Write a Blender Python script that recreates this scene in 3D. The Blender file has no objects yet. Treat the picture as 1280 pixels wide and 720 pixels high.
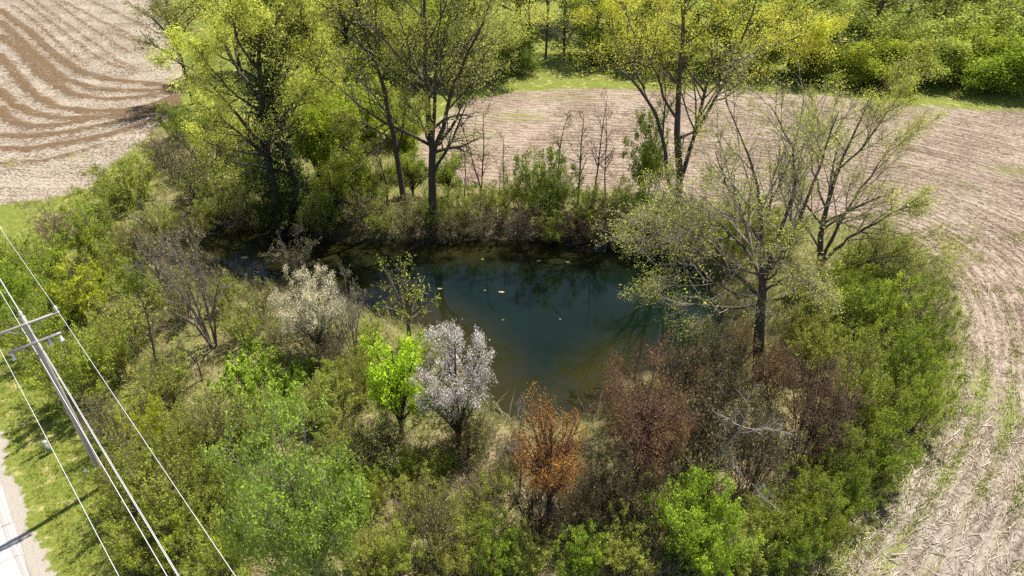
import bpy, math, random
import numpy as np

# ------------------------------------------------------------------ camera, light, exposure
scene = bpy.context.scene
CAM_H, PITCH, FPX = 28.0, math.radians(34.5), 853.0
cam_data = bpy.data.cameras.new("camera")
cam_data.sensor_width = 36.0
cam_data.lens = 24.0
cam_data.clip_start = 0.1
cam_data.clip_end = 9000.0
cam = bpy.data.objects.new("camera", cam_data)
scene.collection.objects.link(cam)
cam.location = (0, 0, CAM_H)
cam.rotation_euler = (math.radians(90) - PITCH, 0, 0)
scene.camera = cam

SUN_AZ, SUN_EL = math.radians(41), math.radians(63)      # azimuth clockwise from +Y
world = bpy.data.worlds.new("World")
scene.world = world
world.use_nodes = True
wn, wl = world.node_tree.nodes, world.node_tree.links
wn.clear()
w_out = wn.new("ShaderNodeOutputWorld")
w_bg = wn.new("ShaderNodeBackground")
w_sky = wn.new("ShaderNodeTexSky")
w_sky.sky_type = 'NISHITA'
w_sky.sun_disc = False
w_sky.sun_elevation = SUN_EL
w_sky.sun_rotation = SUN_AZ
w_sky.air_density = 1.0
w_sky.dust_density = 1.2
wl.new(w_sky.outputs[0], w_bg.inputs[0])
w_bg.inputs[1].default_value = 0.08
wl.new(w_bg.outputs[0], w_out.inputs[0])

sun_data = bpy.data.lights.new("sun", 'SUN')
sun_data.energy = 4.9
sun_data.angle = math.radians(0.53)
sun_data.color = (1.0, 0.95, 0.86)
sun = bpy.data.objects.new("sun", sun_data)
scene.collection.objects.link(sun)
sun.location = (40, 50, 90)
sun.rotation_euler = (math.pi / 2 - SUN_EL, 0, math.pi - SUN_AZ)

scene.view_settings.view_transform = 'Standard'
scene.view_settings.look = 'None'
scene.view_settings.exposure = 0.76
scene.view_settings.gamma = 1.0
scene.view_settings.use_curve_mapping = False
scene.cycles.max_bounces = 4
scene.cycles.diffuse_bounces = 2
scene.cycles.glossy_bounces = 2
scene.cycles.transmission_bounces = 3
scene.cycles.use_denoising = False
scene.cycles.adaptive_threshold = 0.02

# ------------------------------------------------------------------ where things stand
CT, ST = math.cos(PITCH), math.sin(PITCH)
def ray(px, py):
    x, y = px - 640.0, 360.0 - py
    return np.array([x, FPX * CT + y * ST, y * CT - FPX * ST])
def gp(px, py, z=0.0):
    r = ray(px, py)
    return np.array([0, 0, CAM_H]) + r * ((z - CAM_H) / r[2])
def at(px, py, Y):
    r = ray(px, py)
    return np.array([0, 0, CAM_H]) + r * (Y / r[1])
def gpoly(pts, z=0.0):
    return np.array([gp(x, y, z)[:2] for x, y in pts])

def sdist(X, Y, poly, closed=True):
    """distance of points to a polyline; negative inside when closed"""
    n = len(poly)
    best = np.full(X.shape, 1e18)
    ins = np.zeros(X.shape, bool)
    for i in range(n if closed else n - 1):
        a, b = poly[i], poly[(i + 1) % n]
        d = b - a
        L2 = max(d @ d, 1e-9)
        t = np.clip(((X - a[0]) * d[0] + (Y - a[1]) * d[1]) / L2, 0, 1)
        best = np.minimum(best, (X - a[0] - t * d[0]) ** 2 + (Y - a[1] - t * d[1]) ** 2)
        if closed:
            c = (a[1] > Y) != (b[1] > Y)
            dy = d[1] if abs(d[1]) > 1e-9 else 1e-9
            ins ^= c & (X < a[0] + (Y - a[1]) * d[0] / dy)
    best = np.sqrt(best)
    return np.where(ins, -best, best) if closed else best

def along(X, Y, poly):
    """distance to an open polyline and the run along it at the nearest point"""
    best = np.full(X.shape, 1e18); run = np.zeros(X.shape); s0 = 0.0
    for i in range(len(poly) - 1):
        a, b = poly[i], poly[i + 1]; d = b - a; L = math.sqrt(max(d @ d, 1e-9))
        t = np.clip(((X - a[0]) * d[0] + (Y - a[1]) * d[1]) / L ** 2, 0, 1)
        q = (X - a[0] - t * d[0]) ** 2 + (Y - a[1] - t * d[1]) ** 2
        k = q < best; best = np.where(k, q, best); run = np.where(k, s0 + t * L, run); s0 += L
    return np.sqrt(best), run

def smooth(a, b, x):
    t = np.clip((x - a) / (b - a), 0, 1)
    return t * t * (3 - 2 * t)

def chaikin(p, n=2):
    for _ in range(n):
        q = np.roll(p, -1, 0)
        p = np.stack([0.75 * p + 0.25 * q, 0.25 * p + 0.75 * q], 1).reshape(-1, 2)
    return p

WATER_Z = -0.75
POND = chaikin(gpoly([(545, 306), (600, 303), (660, 303), (720, 306), (780, 310), (830, 316), (868, 330),
    (890, 365), (905, 410), (900, 455), (850, 462), (800, 462), (762, 478), (735, 508), (700, 520), (655, 522),
    (622, 508), (600, 470), (560, 425), (520, 402), (470, 385), (430, 372), (390, 356), (345, 358), (305, 348),
    (270, 318), (236, 290), (226, 274), (255, 266), (300, 282), (340, 298), (385, 300), (430, 303), (490, 305)], WATER_Z))
FIELD_R = gpoly([(1000, 745), (1040, 690), (1075, 648), (1120, 590), (1165, 525), (1190, 445), (1192, 380), (1172, 335),
    (1130, 300), (1050, 280), (950, 262), (850, 250), (760, 242), (680, 240), (600, 236), (540, 228), (510, 205), (525, 165),
    (575, 128), (640, 113), (720, 110), (800, 112), (900, 112), (1000, 116), (1080, 122), (1150, 134), (1280, 138)])
EDGE_R = FIELD_R[:16].copy()
for _ in range(3):
    EDGE_R = np.vstack([EDGE_R[:1], np.stack([.75 * EDGE_R[:-1] + .25 * EDGE_R[1:], .25 * EDGE_R[:-1] + .75 * EDGE_R[1:]], 1).reshape(-1, 2), EDGE_R[-1:]])
FIELD_R = np.vstack([FIELD_R, [[900, 78], [900, -400], [6, -400], [9, 8]]])
FIELD_L = np.vstack([gpoly([(0, 256), (60, 250), (110, 236), (145, 202), (190, 168), (222, 142), (232, 112), (222, 60), (212, 0), (205, -60)]),
    [[-90, 330], [-900, 420], [-900, 60]]])
ROAD_U = np.array([0.672, -0.741]); ROAD_U /= np.linalg.norm(ROAD_U)
ROAD_N = np.array([ROAD_U[1], -ROAD_U[0]])                       # towards the road's far-left side
ROAD_E = gp(0, 612)[:2]                                         # a point on the pavement edge
if ROAD_N[0] > 0: ROAD_N = -ROAD_N
TILL_PX = [
    [(0, 13), (35, 38), (69, 69), (104, 92), (139, 101), (180, 104), (222, 110)],
    [(0, 27), (28, 52), (52, 76), (80, 100), (115, 111), (156, 113), (208, 115)],
    [(0, 45), (24, 62), (52, 94), (87, 118), (128, 125), (174, 122), (222, 116)],
    [(0, 69), (21, 94), (45, 121), (69, 135), (111, 141), (156, 139), (205, 128)],
    [(0, 112), (14, 128), (40, 143), (80, 150), (122, 148), (167, 143), (215, 128)],
    [(0, 136), (11, 150), (35, 160), (76, 158), (122, 149), (167, 140), (222, 121)],
    [(0, 170), (35, 172), (87, 167), (130, 158), (180, 144), (226, 122)],
    [(0, 188), (42, 187), (87, 180), (139, 170), (194, 150), (226, 126)]]
TILL = [gpoly(t) for t in TILL_PX]
FINE_TILL = [gpoly(t) for t in ([(15, 6), (45, 28), (82, 62), (110, 82)], [(42, 0), (90, 35), (140, 72), (170, 88)], [(75, 0), (130, 28), (186, 56)], [(105, -2), (150, 18), (198, 42)],
    [(0, 205), (50, 203), (100, 190), (140, 178)], [(20, -6), (62, 26), (112, 66), (150, 86)], [(140, 42), (165, 50), (188, 58)], [(60, -4), (112, 34), (160, 66)])]

def vnoise(x, y, s, seed=0):
    """value noise for vertex-scale unevenness"""
    rs = np.random.RandomState(seed)
    tab = rs.rand(256, 256)
    x, y = x / s, y / s
    xi, yi = np.floor(x).astype(int), np.floor(y).astype(int)
    fx, fy = x - xi, y - yi
    fx, fy = fx * fx * (3 - 2 * fx), fy * fy * (3 - 2 * fy)
    g = lambda a, b: tab[a % 256, b % 256]
    return (g(xi, yi) * (1 - fx) + g(xi + 1, yi) * fx) * (1 - fy) + (g(xi, yi + 1) * (1 - fx) + g(xi + 1, yi + 1) * fx) * fy - 0.5

def roadd(X, Y):
    return (X - ROAD_E[0]) * ROAD_N[0] + (Y - ROAD_E[1]) * ROAD_N[1]      # > 0 on the pavement

def height(X, Y, full=None):
    X = np.atleast_1d(np.asarray(X, float)); Y = np.atleast_1d(np.asarray(Y, float))
    dp = sdist(X, Y, POND) if full is None else full['pond']
    rd = roadd(X, Y)
    far = 1 - smooth(120, 220, np.hypot(X, Y - 60))
    flat = smooth(-1.0, -6.0, rd)
    z = (vnoise(X, Y, 7, 1) * 0.5 + vnoise(X, Y, 2.2, 2) * 0.22 + vnoise(X, Y, 0.9, 3) * 0.08) * far * flat
    bank = np.where(dp > 0, -0.85 * (1 - smooth(0, 3.2, dp)) + 0.1 * (1 - smooth(2, 7, dp)), -0.85 - 1.1 * smooth(0, 4, -dp))
    damp = smooth(-0.5, 2.5, dp)
    z = z * (0.25 + 0.75 * damp) + bank * (dp < 8)
    fr = sdist(X, Y, FIELD_R) if full is None else full['fr']
    fl = sdist(X, Y, FIELD_L) if full is None else full['fl']
    z = z * np.where((fr < 0) | (fl < 0), 0.45, 1.0)
    return z
def hz(x, y):
    return float(height([x], [y])[0])
def on_ground(px, py):
    z = 0.0
    for _ in range(3):
        p = gp(px, py, z); z = hz(p[0], p[1])
    return np.array([p[0], p[1], z])

# ------------------------------------------------------------------ mesh helpers
def mk_mesh(name, V, F, attrs=None, smooth_shade=False):
    V = np.asarray(V, np.float32); F = np.asarray(F, np.int32)
    me = bpy.data.meshes.new(name)
    nv, nf, k = len(V), len(F), F.shape[1]
    me.vertices.add(nv); me.vertices.foreach_set("co", V.ravel())
    me.loops.add(nf * k); me.loops.foreach_set("vertex_index", F.ravel())
    me.polygons.add(nf)
    me.polygons.foreach_set("loop_start", np.arange(0, nf * k, k, dtype=np.int32))
    if smooth_shade:
        me.polygons.foreach_set("use_smooth", np.ones(nf, bool))
    for an, (typ, arr) in (attrs or {}).items():
        a = me.attributes.new(an, typ, 'POINT')
        a.data.foreach_set("color" if typ == 'FLOAT_COLOR' else "value", np.asarray(arr, np.float32).ravel())
    me.update(calc_edges=True); me.validate()
    return me

def unit(v):
    return v / np.maximum(np.linalg.norm(v, axis=-1, keepdims=True), 1e-9)

def tubes(P, R, k):
    """P (N,n,3), R (N,n) -> verts, quads"""
    N, n, _ = P.shape
    T = np.gradient(P, axis=1); T = unit(T)
    ref = np.where(np.abs(T[..., 2:3]) > 0.85, np.array([1.0, 0.13, 0]), np.array([0.05, 0.1, 1.0]))
    A = unit(np.cross(T, ref)); B = np.cross(T, A)
    ang = np.arange(k) * 2 * math.pi / k
    V = P[:, :, None, :] + R[:, :, None, None] * (np.cos(ang)[None, None, :, None] * A[:, :, None, :] + np.sin(ang)[None, None, :, None] * B[:, :, None, :])
    base = (np.arange(N) * n * k)[:, None, None]
    i = np.arange(n - 1)[None, :, None]; j = np.arange(k)[None, None, :]
    j2 = (j + 1) % k
    F = np.stack([base + i * k + j, base + i * k + j2, base + (i + 1) * k + j2, base + (i + 1) * k + j], -1).reshape(-1, 4)
    return V.reshape(-1, 3), F

def join(parts):
    Vs, Fs, o = [], [], 0
    for V, F in parts:
        Vs.append(V); Fs.append(F + o); o += len(V)
    return np.vstack(Vs), np.vstack(Fs)

def resample(pts, n, rng=None, jit=0.0):
    pts = np.asarray(pts, float)
    d = np.r_[0, np.cumsum(np.linalg.norm(np.diff(pts, axis=0), axis=1))]
    t = np.linspace(0, d[-1], n)
    q = np.stack([np.interp(t, d, pts[:, k]) for k in range(3)], 1)
    for _ in range(1):
        q[1:-1] = 0.25 * q[:-2] + 0.5 * q[1:-1] + 0.25 * q[2:]
    if rng is not None and jit:
        j = rng.normal(0, jit, q.shape); j[0] = 0
        q += j
    return q

def spawn(rng, P, R, count, t=(0.2, 1.0), ang=(45, 12), length=(0.4, 0.7), rf=0.55, n=5, wander=0.12, up=0.05,
          taper=0.25, rmin=0.006, absolute=False, tip=0.55, flat=0.0):
    N, m, _ = P.shape
    idx = np.repeat(np.arange(N), count); M = len(idx)
    tt = rng.uniform(t[0], t[1], M)
    s = np.clip(tt * (m - 1), 0, m - 1.001); i = s.astype(int); f = (s - i)[:, None]
    pos = P[idx, i] * (1 - f) + P[idx, i + 1] * f
    tan = unit(P[idx, i + 1] - P[idx, i])
    r = R[idx, i] * (1 - f[:, 0]) + R[idx, i + 1] * f[:, 0]
    v = rng.normal(size=(M, 3)); v[:, 2] *= (1 - flat)
    v -= (v * tan).sum(1, keepdims=True) * tan
    v = unit(v)
    a = np.radians(rng.normal(ang[0], ang[1], M))[:, None]
    d = unit(np.cos(a) * tan + np.sin(a) * v)
    if absolute:
        L = rng.uniform(length[0], length[1], M)
    else:
        pl = np.linalg.norm(np.diff(P, axis=1), axis=2).sum(1)
        L = pl[idx] * rng.uniform(length[0], length[1], M)
    L = L * (1 - tip * (tt - t[0]) / max(t[1] - t[0], 1e-6))
    st = (L / (n - 1))[:, None]
    Q = np.empty((M, n, 3)); Q[:, 0] = pos
    for k in range(1, n):
        Q[:, k] = Q[:, k - 1] + d * st
        d = unit(d + rng.normal(0, wander, (M, 3)) + np.array([0, 0, up]))
    rr = np.maximum(r * rf, rmin)[:, None] * np.linspace(1, taper, n)[None, :]
    return Q, np.maximum(rr, rmin * 0.6)

def leaves(rng, P, per, size, spread=0.06, t0=0.15, aspect=0.55, up=0.5, sizevar=0.35):
    N, m, _ = P.shape
    idx = np.repeat(np.arange(N), per); M = len(idx)
    s = np.clip(rng.uniform(t0, 1.0, M) * (m - 1), 0, m - 1.001); i = s.astype(int); f = (s - i)[:, None]
    pos = P[idx, i] * (1 - f) + P[idx, i + 1] * f + rng.normal(0, spread, (M, 3))
    nrm = unit(rng.normal(size=(M, 3)) + np.array([0, 0, up]))
    a = unit(np.cross(nrm, rng.normal(size=(M, 3)))); b = np.cross(nrm, a)
    L = (size * np.exp(rng.normal(0, sizevar, M)))[:, None]
    W = L * aspect
    V = np.stack([pos - a * L * .5, pos + b * W * .5 + nrm * W * .12 - a * L * .05, pos + a * L * .5, pos - b * W * .5 + nrm * W * .12 - a * L * .05], 1).reshape(-1, 3)
    F = np.arange(M * 4).reshape(-1, 4)
    # clump tint shared by the leaves of one twig plus a little of their own
    tw = rng.rand(N)[idx] * 0.55 + rng.rand(M) * 0.45
    return V, F, np.repeat(tw, 4)

# ------------------------------------------------------------------ materials
def new_mat(name):
    m = bpy.data.materials.new(name); m.use_nodes = True
    m.node_tree.nodes.clear()
    return m, m.node_tree.nodes, m.node_tree.links
def N(nodes, typ, **kw):
    n = nodes.new(typ)
    for k, v in kw.items():
        if k in n.inputs: n.inputs[k].default_value = v
        else: setattr(n, k, v)
    return n
def mathn(nd, lk, op, a, b=None, clamp=False):
    n = nd.new("ShaderNodeMath"); n.operation = op; n.use_clamp = clamp
    for i, v in enumerate((a, b)):
        if v is None: continue
        if isinstance(v, (int, float)): n.inputs[i].default_value = v
        else: lk.new(v, n.inputs[i])
    return n.outputs[0]
def mixc(nd, lk, fac, a, b, blend='MIX'):
    n = nd.new("ShaderNodeMix"); n.data_type = 'RGBA'; n.blend_type = blend
    for s, v in ((n.inputs[0], fac), (n.inputs[6], a), (n.inputs[7], b)):
        if isinstance(v, (int, float)): s.default_value = v
        elif isinstance(v, tuple): s.default_value = v if len(v) == 4 else (*v, 1)
        else: lk.new(v, s)
    return n.outputs[2]
def noise(nd, lk, vec, scale, detail=3, rough=0.6, dist=0.0):
    n = nd.new("ShaderNodeTexNoise"); n.inputs["Scale"].default_value = scale
    n.inputs["Detail"].default_value = detail; n.inputs["Roughness"].default_value = rough
    n.inputs["Distortion"].default_value = dist
    if vec is not None: lk.new(vec, n.inputs["Vector"])
    return n.outputs["Fac"]
def ramp(nd, lk, fac, a, b):
    n = nd.new("ShaderNodeMapRange"); n.inputs["From Min"].default_value = a; n.inputs["From Max"].default_value = b
    n.clamp = True; lk.new(fac, n.inputs["Value"])
    return n.outputs[0]

def leaf_material(name, trans=0.42, spec=0.25, vary=0.75):
    m, nd, lk = new_mat(name)
    oi = nd.new("ShaderNodeObjectInfo"); at_ = N(nd, "ShaderNodeAttribute", attribute_name="rnd")
    v = mathn(nd, lk, 'MULTIPLY_ADD', at_.outputs["Fac"], vary); v.node.inputs[2].default_value = 1 - vary * 0.5
    hs = nd.new("ShaderNodeHueSaturation")
    lk.new(oi.outputs["Color"], hs.inputs["Color"]); lk.new(v, hs.inputs["Value"])
    tcl = nd.new("ShaderNodeTexCoord"); nl = noise(nd, lk, tcl.outputs["Object"], 1.1, 2, 0.6)
    v2 = mathn(nd, lk, 'MULTIPLY', v, mathn(nd, lk, 'MULTIPLY_ADD', nl, 1.3)); v2.node.inputs[1].links[0].from_node.inputs[2].default_value = 0.38
    lk.new(v2, hs.inputs["Value"])
    h = mathn(nd, lk, 'MULTIPLY_ADD', at_.outputs["Fac"], -0.026); h.node.inputs[2].default_value = 0.513
    lk.new(h, hs.inputs["Hue"])
    df = nd.new("ShaderNodeBsdfDiffuse"); tr = nd.new("ShaderNodeBsdfTranslucent")
    lk.new(hs.outputs[0], df.inputs[0])
    tc = mixc(nd, lk, 0.25, hs.outputs[0], (0.50, 0.54, 0.10), 'MIX')
    if trans < 0.3: tc = hs.outputs[0]
    lk.new(tc, tr.inputs[0])
    mx = nd.new("ShaderNodeMixShader"); mx.inputs[0].default_value = trans
    lk.new(df.outputs[0], mx.inputs[1]); lk.new(tr.outputs[0], mx.inputs[2])
    o = nd.new("ShaderNodeOutputMaterial"); lk.new(mx.outputs[0], o.inputs[0])
    return m

def bark_material(name):
    m, nd, lk = new_mat(name)
    oi = nd.new("ShaderNodeObjectInfo"); tc = nd.new("ShaderNodeTexCoord")
    mp = nd.new("ShaderNodeMapping"); mp.inputs["Scale"].default_value = (1, 1, 0.25); lk.new(tc.outputs["Object"], mp.inputs[0])
    n1 = noise(nd, lk, mp.outputs[0], 9, 4, 0.7)
    n2 = noise(nd, lk, tc.outputs["Object"], 0.9, 2)
    v = mathn(nd, lk, 'ADD', mathn(nd, lk, 'MULTIPLY', n1, 0.9), mathn(nd, lk, 'MULTIPLY', n2, 0.7))
    hs = nd.new("ShaderNodeHueSaturation"); lk.new(oi.outputs["Color"], hs.inputs["Color"])
    lk.new(mathn(nd, lk, 'ADD', v, 0.2), hs.inputs["Value"])
    bm_ = nd.new("ShaderNodeBump"); bm_.inputs["Strength"].default_value = 0.6; bm_.inputs["Distance"].default_value = 0.05
    lk.new(n1, bm_.inputs["Height"])
    b = nd.new("ShaderNodeBsdfPrincipled"); b.inputs["Roughness"].default_value = 0.85
    lk.new(hs.outputs[0], b.inputs["Base Color"]); lk.new(bm_.outputs[0], b.inputs["Normal"])
    o = nd.new("ShaderNodeOutputMaterial"); lk.new(b.outputs[0], o.inputs[0])
    return m

def plain_material(name, col, rough=0.7, metal=0.0, vary=0.3, scale=8):
    m, nd, lk = new_mat(name)
    tc = nd.new("ShaderNodeTexCoord")
    n1 = noise(nd, lk, tc.outputs["Object"], scale, 4)
    c = mixc(nd, lk, n1, tuple(x * (1 - vary) for x in col), tuple(min(1, x * (1 + vary)) for x in col))
    b = nd.new("ShaderNodeBsdfPrincipled"); b.inputs["Roughness"].default_value = rough; b.inputs["Metallic"].default_value = metal
    lk.new(c, b.inputs["Base Color"])
    o = nd.new("ShaderNodeOutputMaterial"); lk.new(b.outputs[0], o.inputs[0])
    return m

def ground_material():
    m, nd, lk = new_mat("ground_material")
    geo = nd.new("ShaderNodeNewGeometry"); pos = geo.outputs["Position"]
    A = N(nd, "ShaderNodeAttribute", attribute_name="zone_a"); B = N(nd, "ShaderNodeAttribute", attribute_name="zone_b")
    sa = nd.new("ShaderNodeSeparateColor"); lk.new(A.outputs["Color"], sa.inputs[0])
    sb = nd.new("ShaderNodeSeparateColor"); lk.new(B.outputs["Color"], sb.inputs[0])
    fieldR, fieldL, grass, till = sa.outputs[0], sa.outputs[1], sa.outputs[2], A.outputs["Alpha"]
    weed, litter, gravel, wet = sb.outputs[0], sb.outputs[1], sb.outputs[2], B.outputs["Alpha"]
    row = N(nd, "ShaderNodeAttribute", attribute_name="row").outputs["Fac"]
    n_big = noise(nd, lk, pos, 0.18, 2, 0.6); n_mid = noise(nd, lk, pos, 0.9, 3, 0.65); n_fine = noise(nd, lk, pos, 4.0, 2, 0.7)
    n_grain = noise(nd, lk, pos, 13, 2, 0.8)
    run = N(nd, "ShaderNodeAttribute", attribute_name="run").outputs["Fac"]
    cv = nd.new("ShaderNodeCombineXYZ"); lk.new(mathn(nd, lk, 'MULTIPLY', row, 3.2), cv.inputs[0]); lk.new(mathn(nd, lk, 'MULTIPLY', run, 0.5), cv.inputs[1])
    n_str = noise(nd, lk, cv.outputs[0], 1.0, 3, 0.75)
    # scrub floor: dead grass, leaf litter, moss-green shoots
    sc = mixc(nd, lk, ramp(nd, lk, n_fine, 0.35, 0.65), (0.13, 0.095, 0.055), (0.36, 0.28, 0.17))
    gm = mathn(nd, lk, 'ADD', mathn(nd, lk, 'MULTIPLY', n_mid, 0.7), mathn(nd, lk, 'MULTIPLY', n_fine, 0.5))
    sc = mixc(nd, lk, mathn(nd, lk, 'MULTIPLY', ramp(nd, lk, gm, 0.46, 0.64), 0.85), sc, (0.14, 0.165, 0.035))
    lit = mixc(nd, lk, ramp(nd, lk, n_grain, 0.3, 0.7), (0.22, 0.14, 0.10), (0.50, 0.38, 0.29))
    sc = mixc(nd, lk, mathn(nd, lk, 'MULTIPLY', litter, ramp(nd, lk, n_mid, 0.35, 0.6)), sc, lit)
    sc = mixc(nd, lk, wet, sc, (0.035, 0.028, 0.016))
    # mown verge grass
    gr = mixc(nd, lk, ramp(nd, lk, n_fine, 0.3, 0.7), (0.095, 0.14, 0.02), (0.23, 0.235, 0.05))
    gr = mixc(nd, lk, ramp(nd, lk, n_mid, 0.56, 0.68), gr, (0.40, 0.34, 0.14))
    # maize stubble, pale straw over dark soil
    def stubble(c_soil, c_straw, c_pale, rowamp, ws=0.75, wf=0.45):
        g = mathn(nd, lk, 'ADD', mathn(nd, lk, 'MULTIPLY', n_fine, wf), mathn(nd, lk, 'MULTIPLY', n_grain, 0.42))
        g = mathn(nd, lk, 'ADD', g, mathn(nd, lk, 'MULTIPLY', n_str, ws))
        g = mathn(nd, lk, 'SUBTRACT', g, (ws + wf + 0.42) * 0.5 - 0.5)
        rw = mathn(nd, lk, 'SINE', mathn(nd, lk, 'MULTIPLY', mathn(nd, lk, 'ADD', row, mathn(nd, lk, 'MULTIPLY', n_mid, 0.35)), 2 * math.pi / 0.78))
        g = mathn(nd, lk, 'ADD', g, mathn(nd, lk, 'MULTIPLY', rw, rowamp))
        g = mathn(nd, lk, 'ADD', g, mathn(nd, lk, 'MULTIPLY', mathn(nd, lk, 'SUBTRACT', n_big, 0.5), 0.3))
        c = mixc(nd, lk, ramp(nd, lk, g, 0.38, 0.50), c_soil, c_straw)
        return mixc(nd, lk, ramp(nd, lk, g, 0.49, 0.62), c, c_pale)
    fr = stubble((0.122, 0.08, 0.056), (0.265, 0.196, 0.147), (0.39, 0.318, 0.253), 0.035, 0.65, 0.5)
    fr2 = stubble((0.12, 0.095, 0.07), (0.235, 0.198, 0.155), (0.34, 0.30, 0.245), 0.05, 0.6, 0.5)
    fr = mixc(nd, lk, litter, fr, fr2)
    fl = stubble((0.125, 0.092, 0.06), (0.27, 0.22, 0.165), (0.42, 0.36, 0.285), 0.01, 0.4, 0.9)
    tl = mixc(nd, lk, ramp(nd, lk, n_fine, 0.3, 0.7), (0.085, 0.052, 0.027), (0.205, 0.138, 0.076))
    tm = mathn(nd, lk, 'ADD', till, mathn(nd, lk, 'MULTIPLY', mathn(nd, lk, 'SUBTRACT', n_mid, 0.5), 1.3))
    tm = mathn(nd, lk, 'ADD', tm, mathn(nd, lk, 'MULTIPLY', mathn(nd, lk, 'SUBTRACT', n_str, 0.5), 3.0))
    tm = mathn(nd, lk, 'ADD', tm, mathn(nd, lk, 'MULTIPLY', mathn(nd, lk, 'SUBTRACT', n_fine, 0.5), 1.0))
    fl = mixc(nd, lk, ramp(nd, lk, tm, 0.40, 0.66), fl, tl)
    wl_ = mathn(nd, lk, 'ADD', weed, mathn(nd, lk, 'MULTIPLY', mathn(nd, lk, 'SUBTRACT', n_mid, 0.5), 1.6))
    fl = mixc(nd, lk, ramp(nd, lk, wl_, 0.5, 0.7), fl, (0.20, 0.20, 0.04))
    wc = mixc(nd, lk, n_fine, (0.12, 0.155, 0.03), (0.25, 0.265, 0.06))
    wm = mathn(nd, lk, 'ADD', weed, mathn(nd, lk, 'MULTIPLY', mathn(nd, lk, 'SUBTRACT', n_fine, 0.5), 1.8))
    wrow = mathn(nd, lk, 'SINE', mathn(nd, lk, 'MULTIPLY', row, 2 * math.pi / 1.55))
    wm = mathn(nd, lk, 'ADD', wm, mathn(nd, lk, 'MULTIPLY', wrow, 0.22))
    wm = mathn(nd, lk, 'MULTIPLY', ramp(nd, lk, wm, 0.38, 0.75), 0.85)
    fr = mixc(nd, lk, wm, fr, wc)
    grv = mixc(nd, lk, n_grain, (0.26, 0.23, 0.19), (0.46, 0.41, 0.355))
    def zone(base, mask, col):
        mm = mathn(nd, lk, 'ADD', mask, mathn(nd, lk, 'MULTIPLY', mathn(nd, lk, 'SUBTRACT', n_mid, 0.5), 0.7))
        mm = mathn(nd, lk, 'ADD', mm, mathn(nd, lk, 'MULTIPLY', mathn(nd, lk, 'SUBTRACT', n_fine, 0.5), 0.6))
        return mixc(nd, lk, ramp(nd, lk, mm, 0.4, 0.6), base, col)
    c = zone(sc, grass, gr); c = zone(c, fieldR, fr); c = zone(c, fieldL, fl); c = zone(c, gravel, grv)
    b = nd.new("ShaderNodeBsdfPrincipled"); b.inputs["Roughness"].default_value = 0.95
    b.inputs["Specular IOR Level"].default_value = 0.15
    lk.new(c, b.inputs["Base Color"])
    hh = mathn(nd, lk, 'ADD', mathn(nd, lk, 'MULTIPLY', n_fine, 0.6), mathn(nd, lk, 'MULTIPLY', n_grain, 0.35))
    bm_ = nd.new("ShaderNodeBump"); bm_.inputs["Strength"].default_value = 0.9; bm_.inputs["Distance"].default_value = 0.13
    lk.new(hh, bm_.inputs["Height"]); lk.new(bm_.outputs[0], b.inputs["Normal"])
    o = nd.new("ShaderNodeOutputMaterial"); lk.new(b.outputs[0], o.inputs[0])
    return m

def water_material():
    m, nd, lk = new_mat("pond_water_material")
    geo = nd.new("ShaderNodeNewGeometry"); pos = geo.outputs["Position"]
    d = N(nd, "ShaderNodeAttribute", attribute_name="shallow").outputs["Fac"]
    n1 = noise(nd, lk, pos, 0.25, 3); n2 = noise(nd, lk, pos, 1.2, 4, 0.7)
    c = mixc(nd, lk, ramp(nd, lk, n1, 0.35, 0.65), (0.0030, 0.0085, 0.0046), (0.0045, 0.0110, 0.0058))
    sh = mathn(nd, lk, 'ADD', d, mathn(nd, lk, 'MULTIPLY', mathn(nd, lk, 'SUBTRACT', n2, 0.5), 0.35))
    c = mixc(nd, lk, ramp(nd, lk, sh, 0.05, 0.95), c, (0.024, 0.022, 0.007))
    b = nd.new("ShaderNodeBsdfPrincipled"); b.inputs["Roughness"].default_value = 0.04
    b.inputs["IOR"].default_value = 1.333
    lk.new(c, b.inputs["Base Color"])
    nw = noise(nd, lk, pos, 1.6, 2, 0.5)
    bm_ = nd.new("ShaderNodeBump"); bm_.inputs["Strength"].default_value = 0.02; bm_.inputs["Distance"].default_value = 0.05
    lk.new(nw, bm_.inputs["Height"]); lk.new(bm_.outputs[0], b.inputs["Normal"])
    o = nd.new("ShaderNodeOutputMaterial"); lk.new(b.outputs[0], o.inputs[0])
    return m

def road_material():
    m, nd, lk = new_mat("road_material")
    geo = nd.new("ShaderNodeNewGeometry"); pos = geo.outputs["Position"]
    n1 = noise(nd, lk, pos, 0.5, 4); n2 = noise(nd, lk, pos, 30, 3, 0.8)
    c = mixc(nd, lk, n1, (0.38, 0.36, 0.335), (0.48, 0.46, 0.43))
    c = mixc(nd, lk, mathn(nd, lk, 'MULTIPLY', ramp(nd, lk, n2, 0.35, 0.6), 0.35), (0.42, 0.40, 0.37), c)
    v = nd.new("ShaderNodeTexVoronoi"); v.feature = 'DISTANCE_TO_EDGE'; v.inputs["Scale"].default_value = 0.32
    nv = nd.new("ShaderNodeTexNoise"); nv.inputs["Scale"].default_value = 1.2; lk.new(pos, nv.inputs["Vector"])
    lk.new(mixc(nd, lk, 0.25, pos, nv.outputs["Color"]), v.inputs["Vector"])
    c = mixc(nd, lk, ramp(nd, lk, v.outputs["Distance"], 0.0, 0.008), (0.2, 0.19, 0.175), c)
    b = nd.new("ShaderNodeBsdfPrincipled"); b.inputs["Roughness"].default_value = 0.9
    lk.new(c, b.inputs["Base Color"])
    o = nd.new("ShaderNodeOutputMaterial"); lk.new(b.outputs[0], o.inputs[0])
    return m

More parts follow.
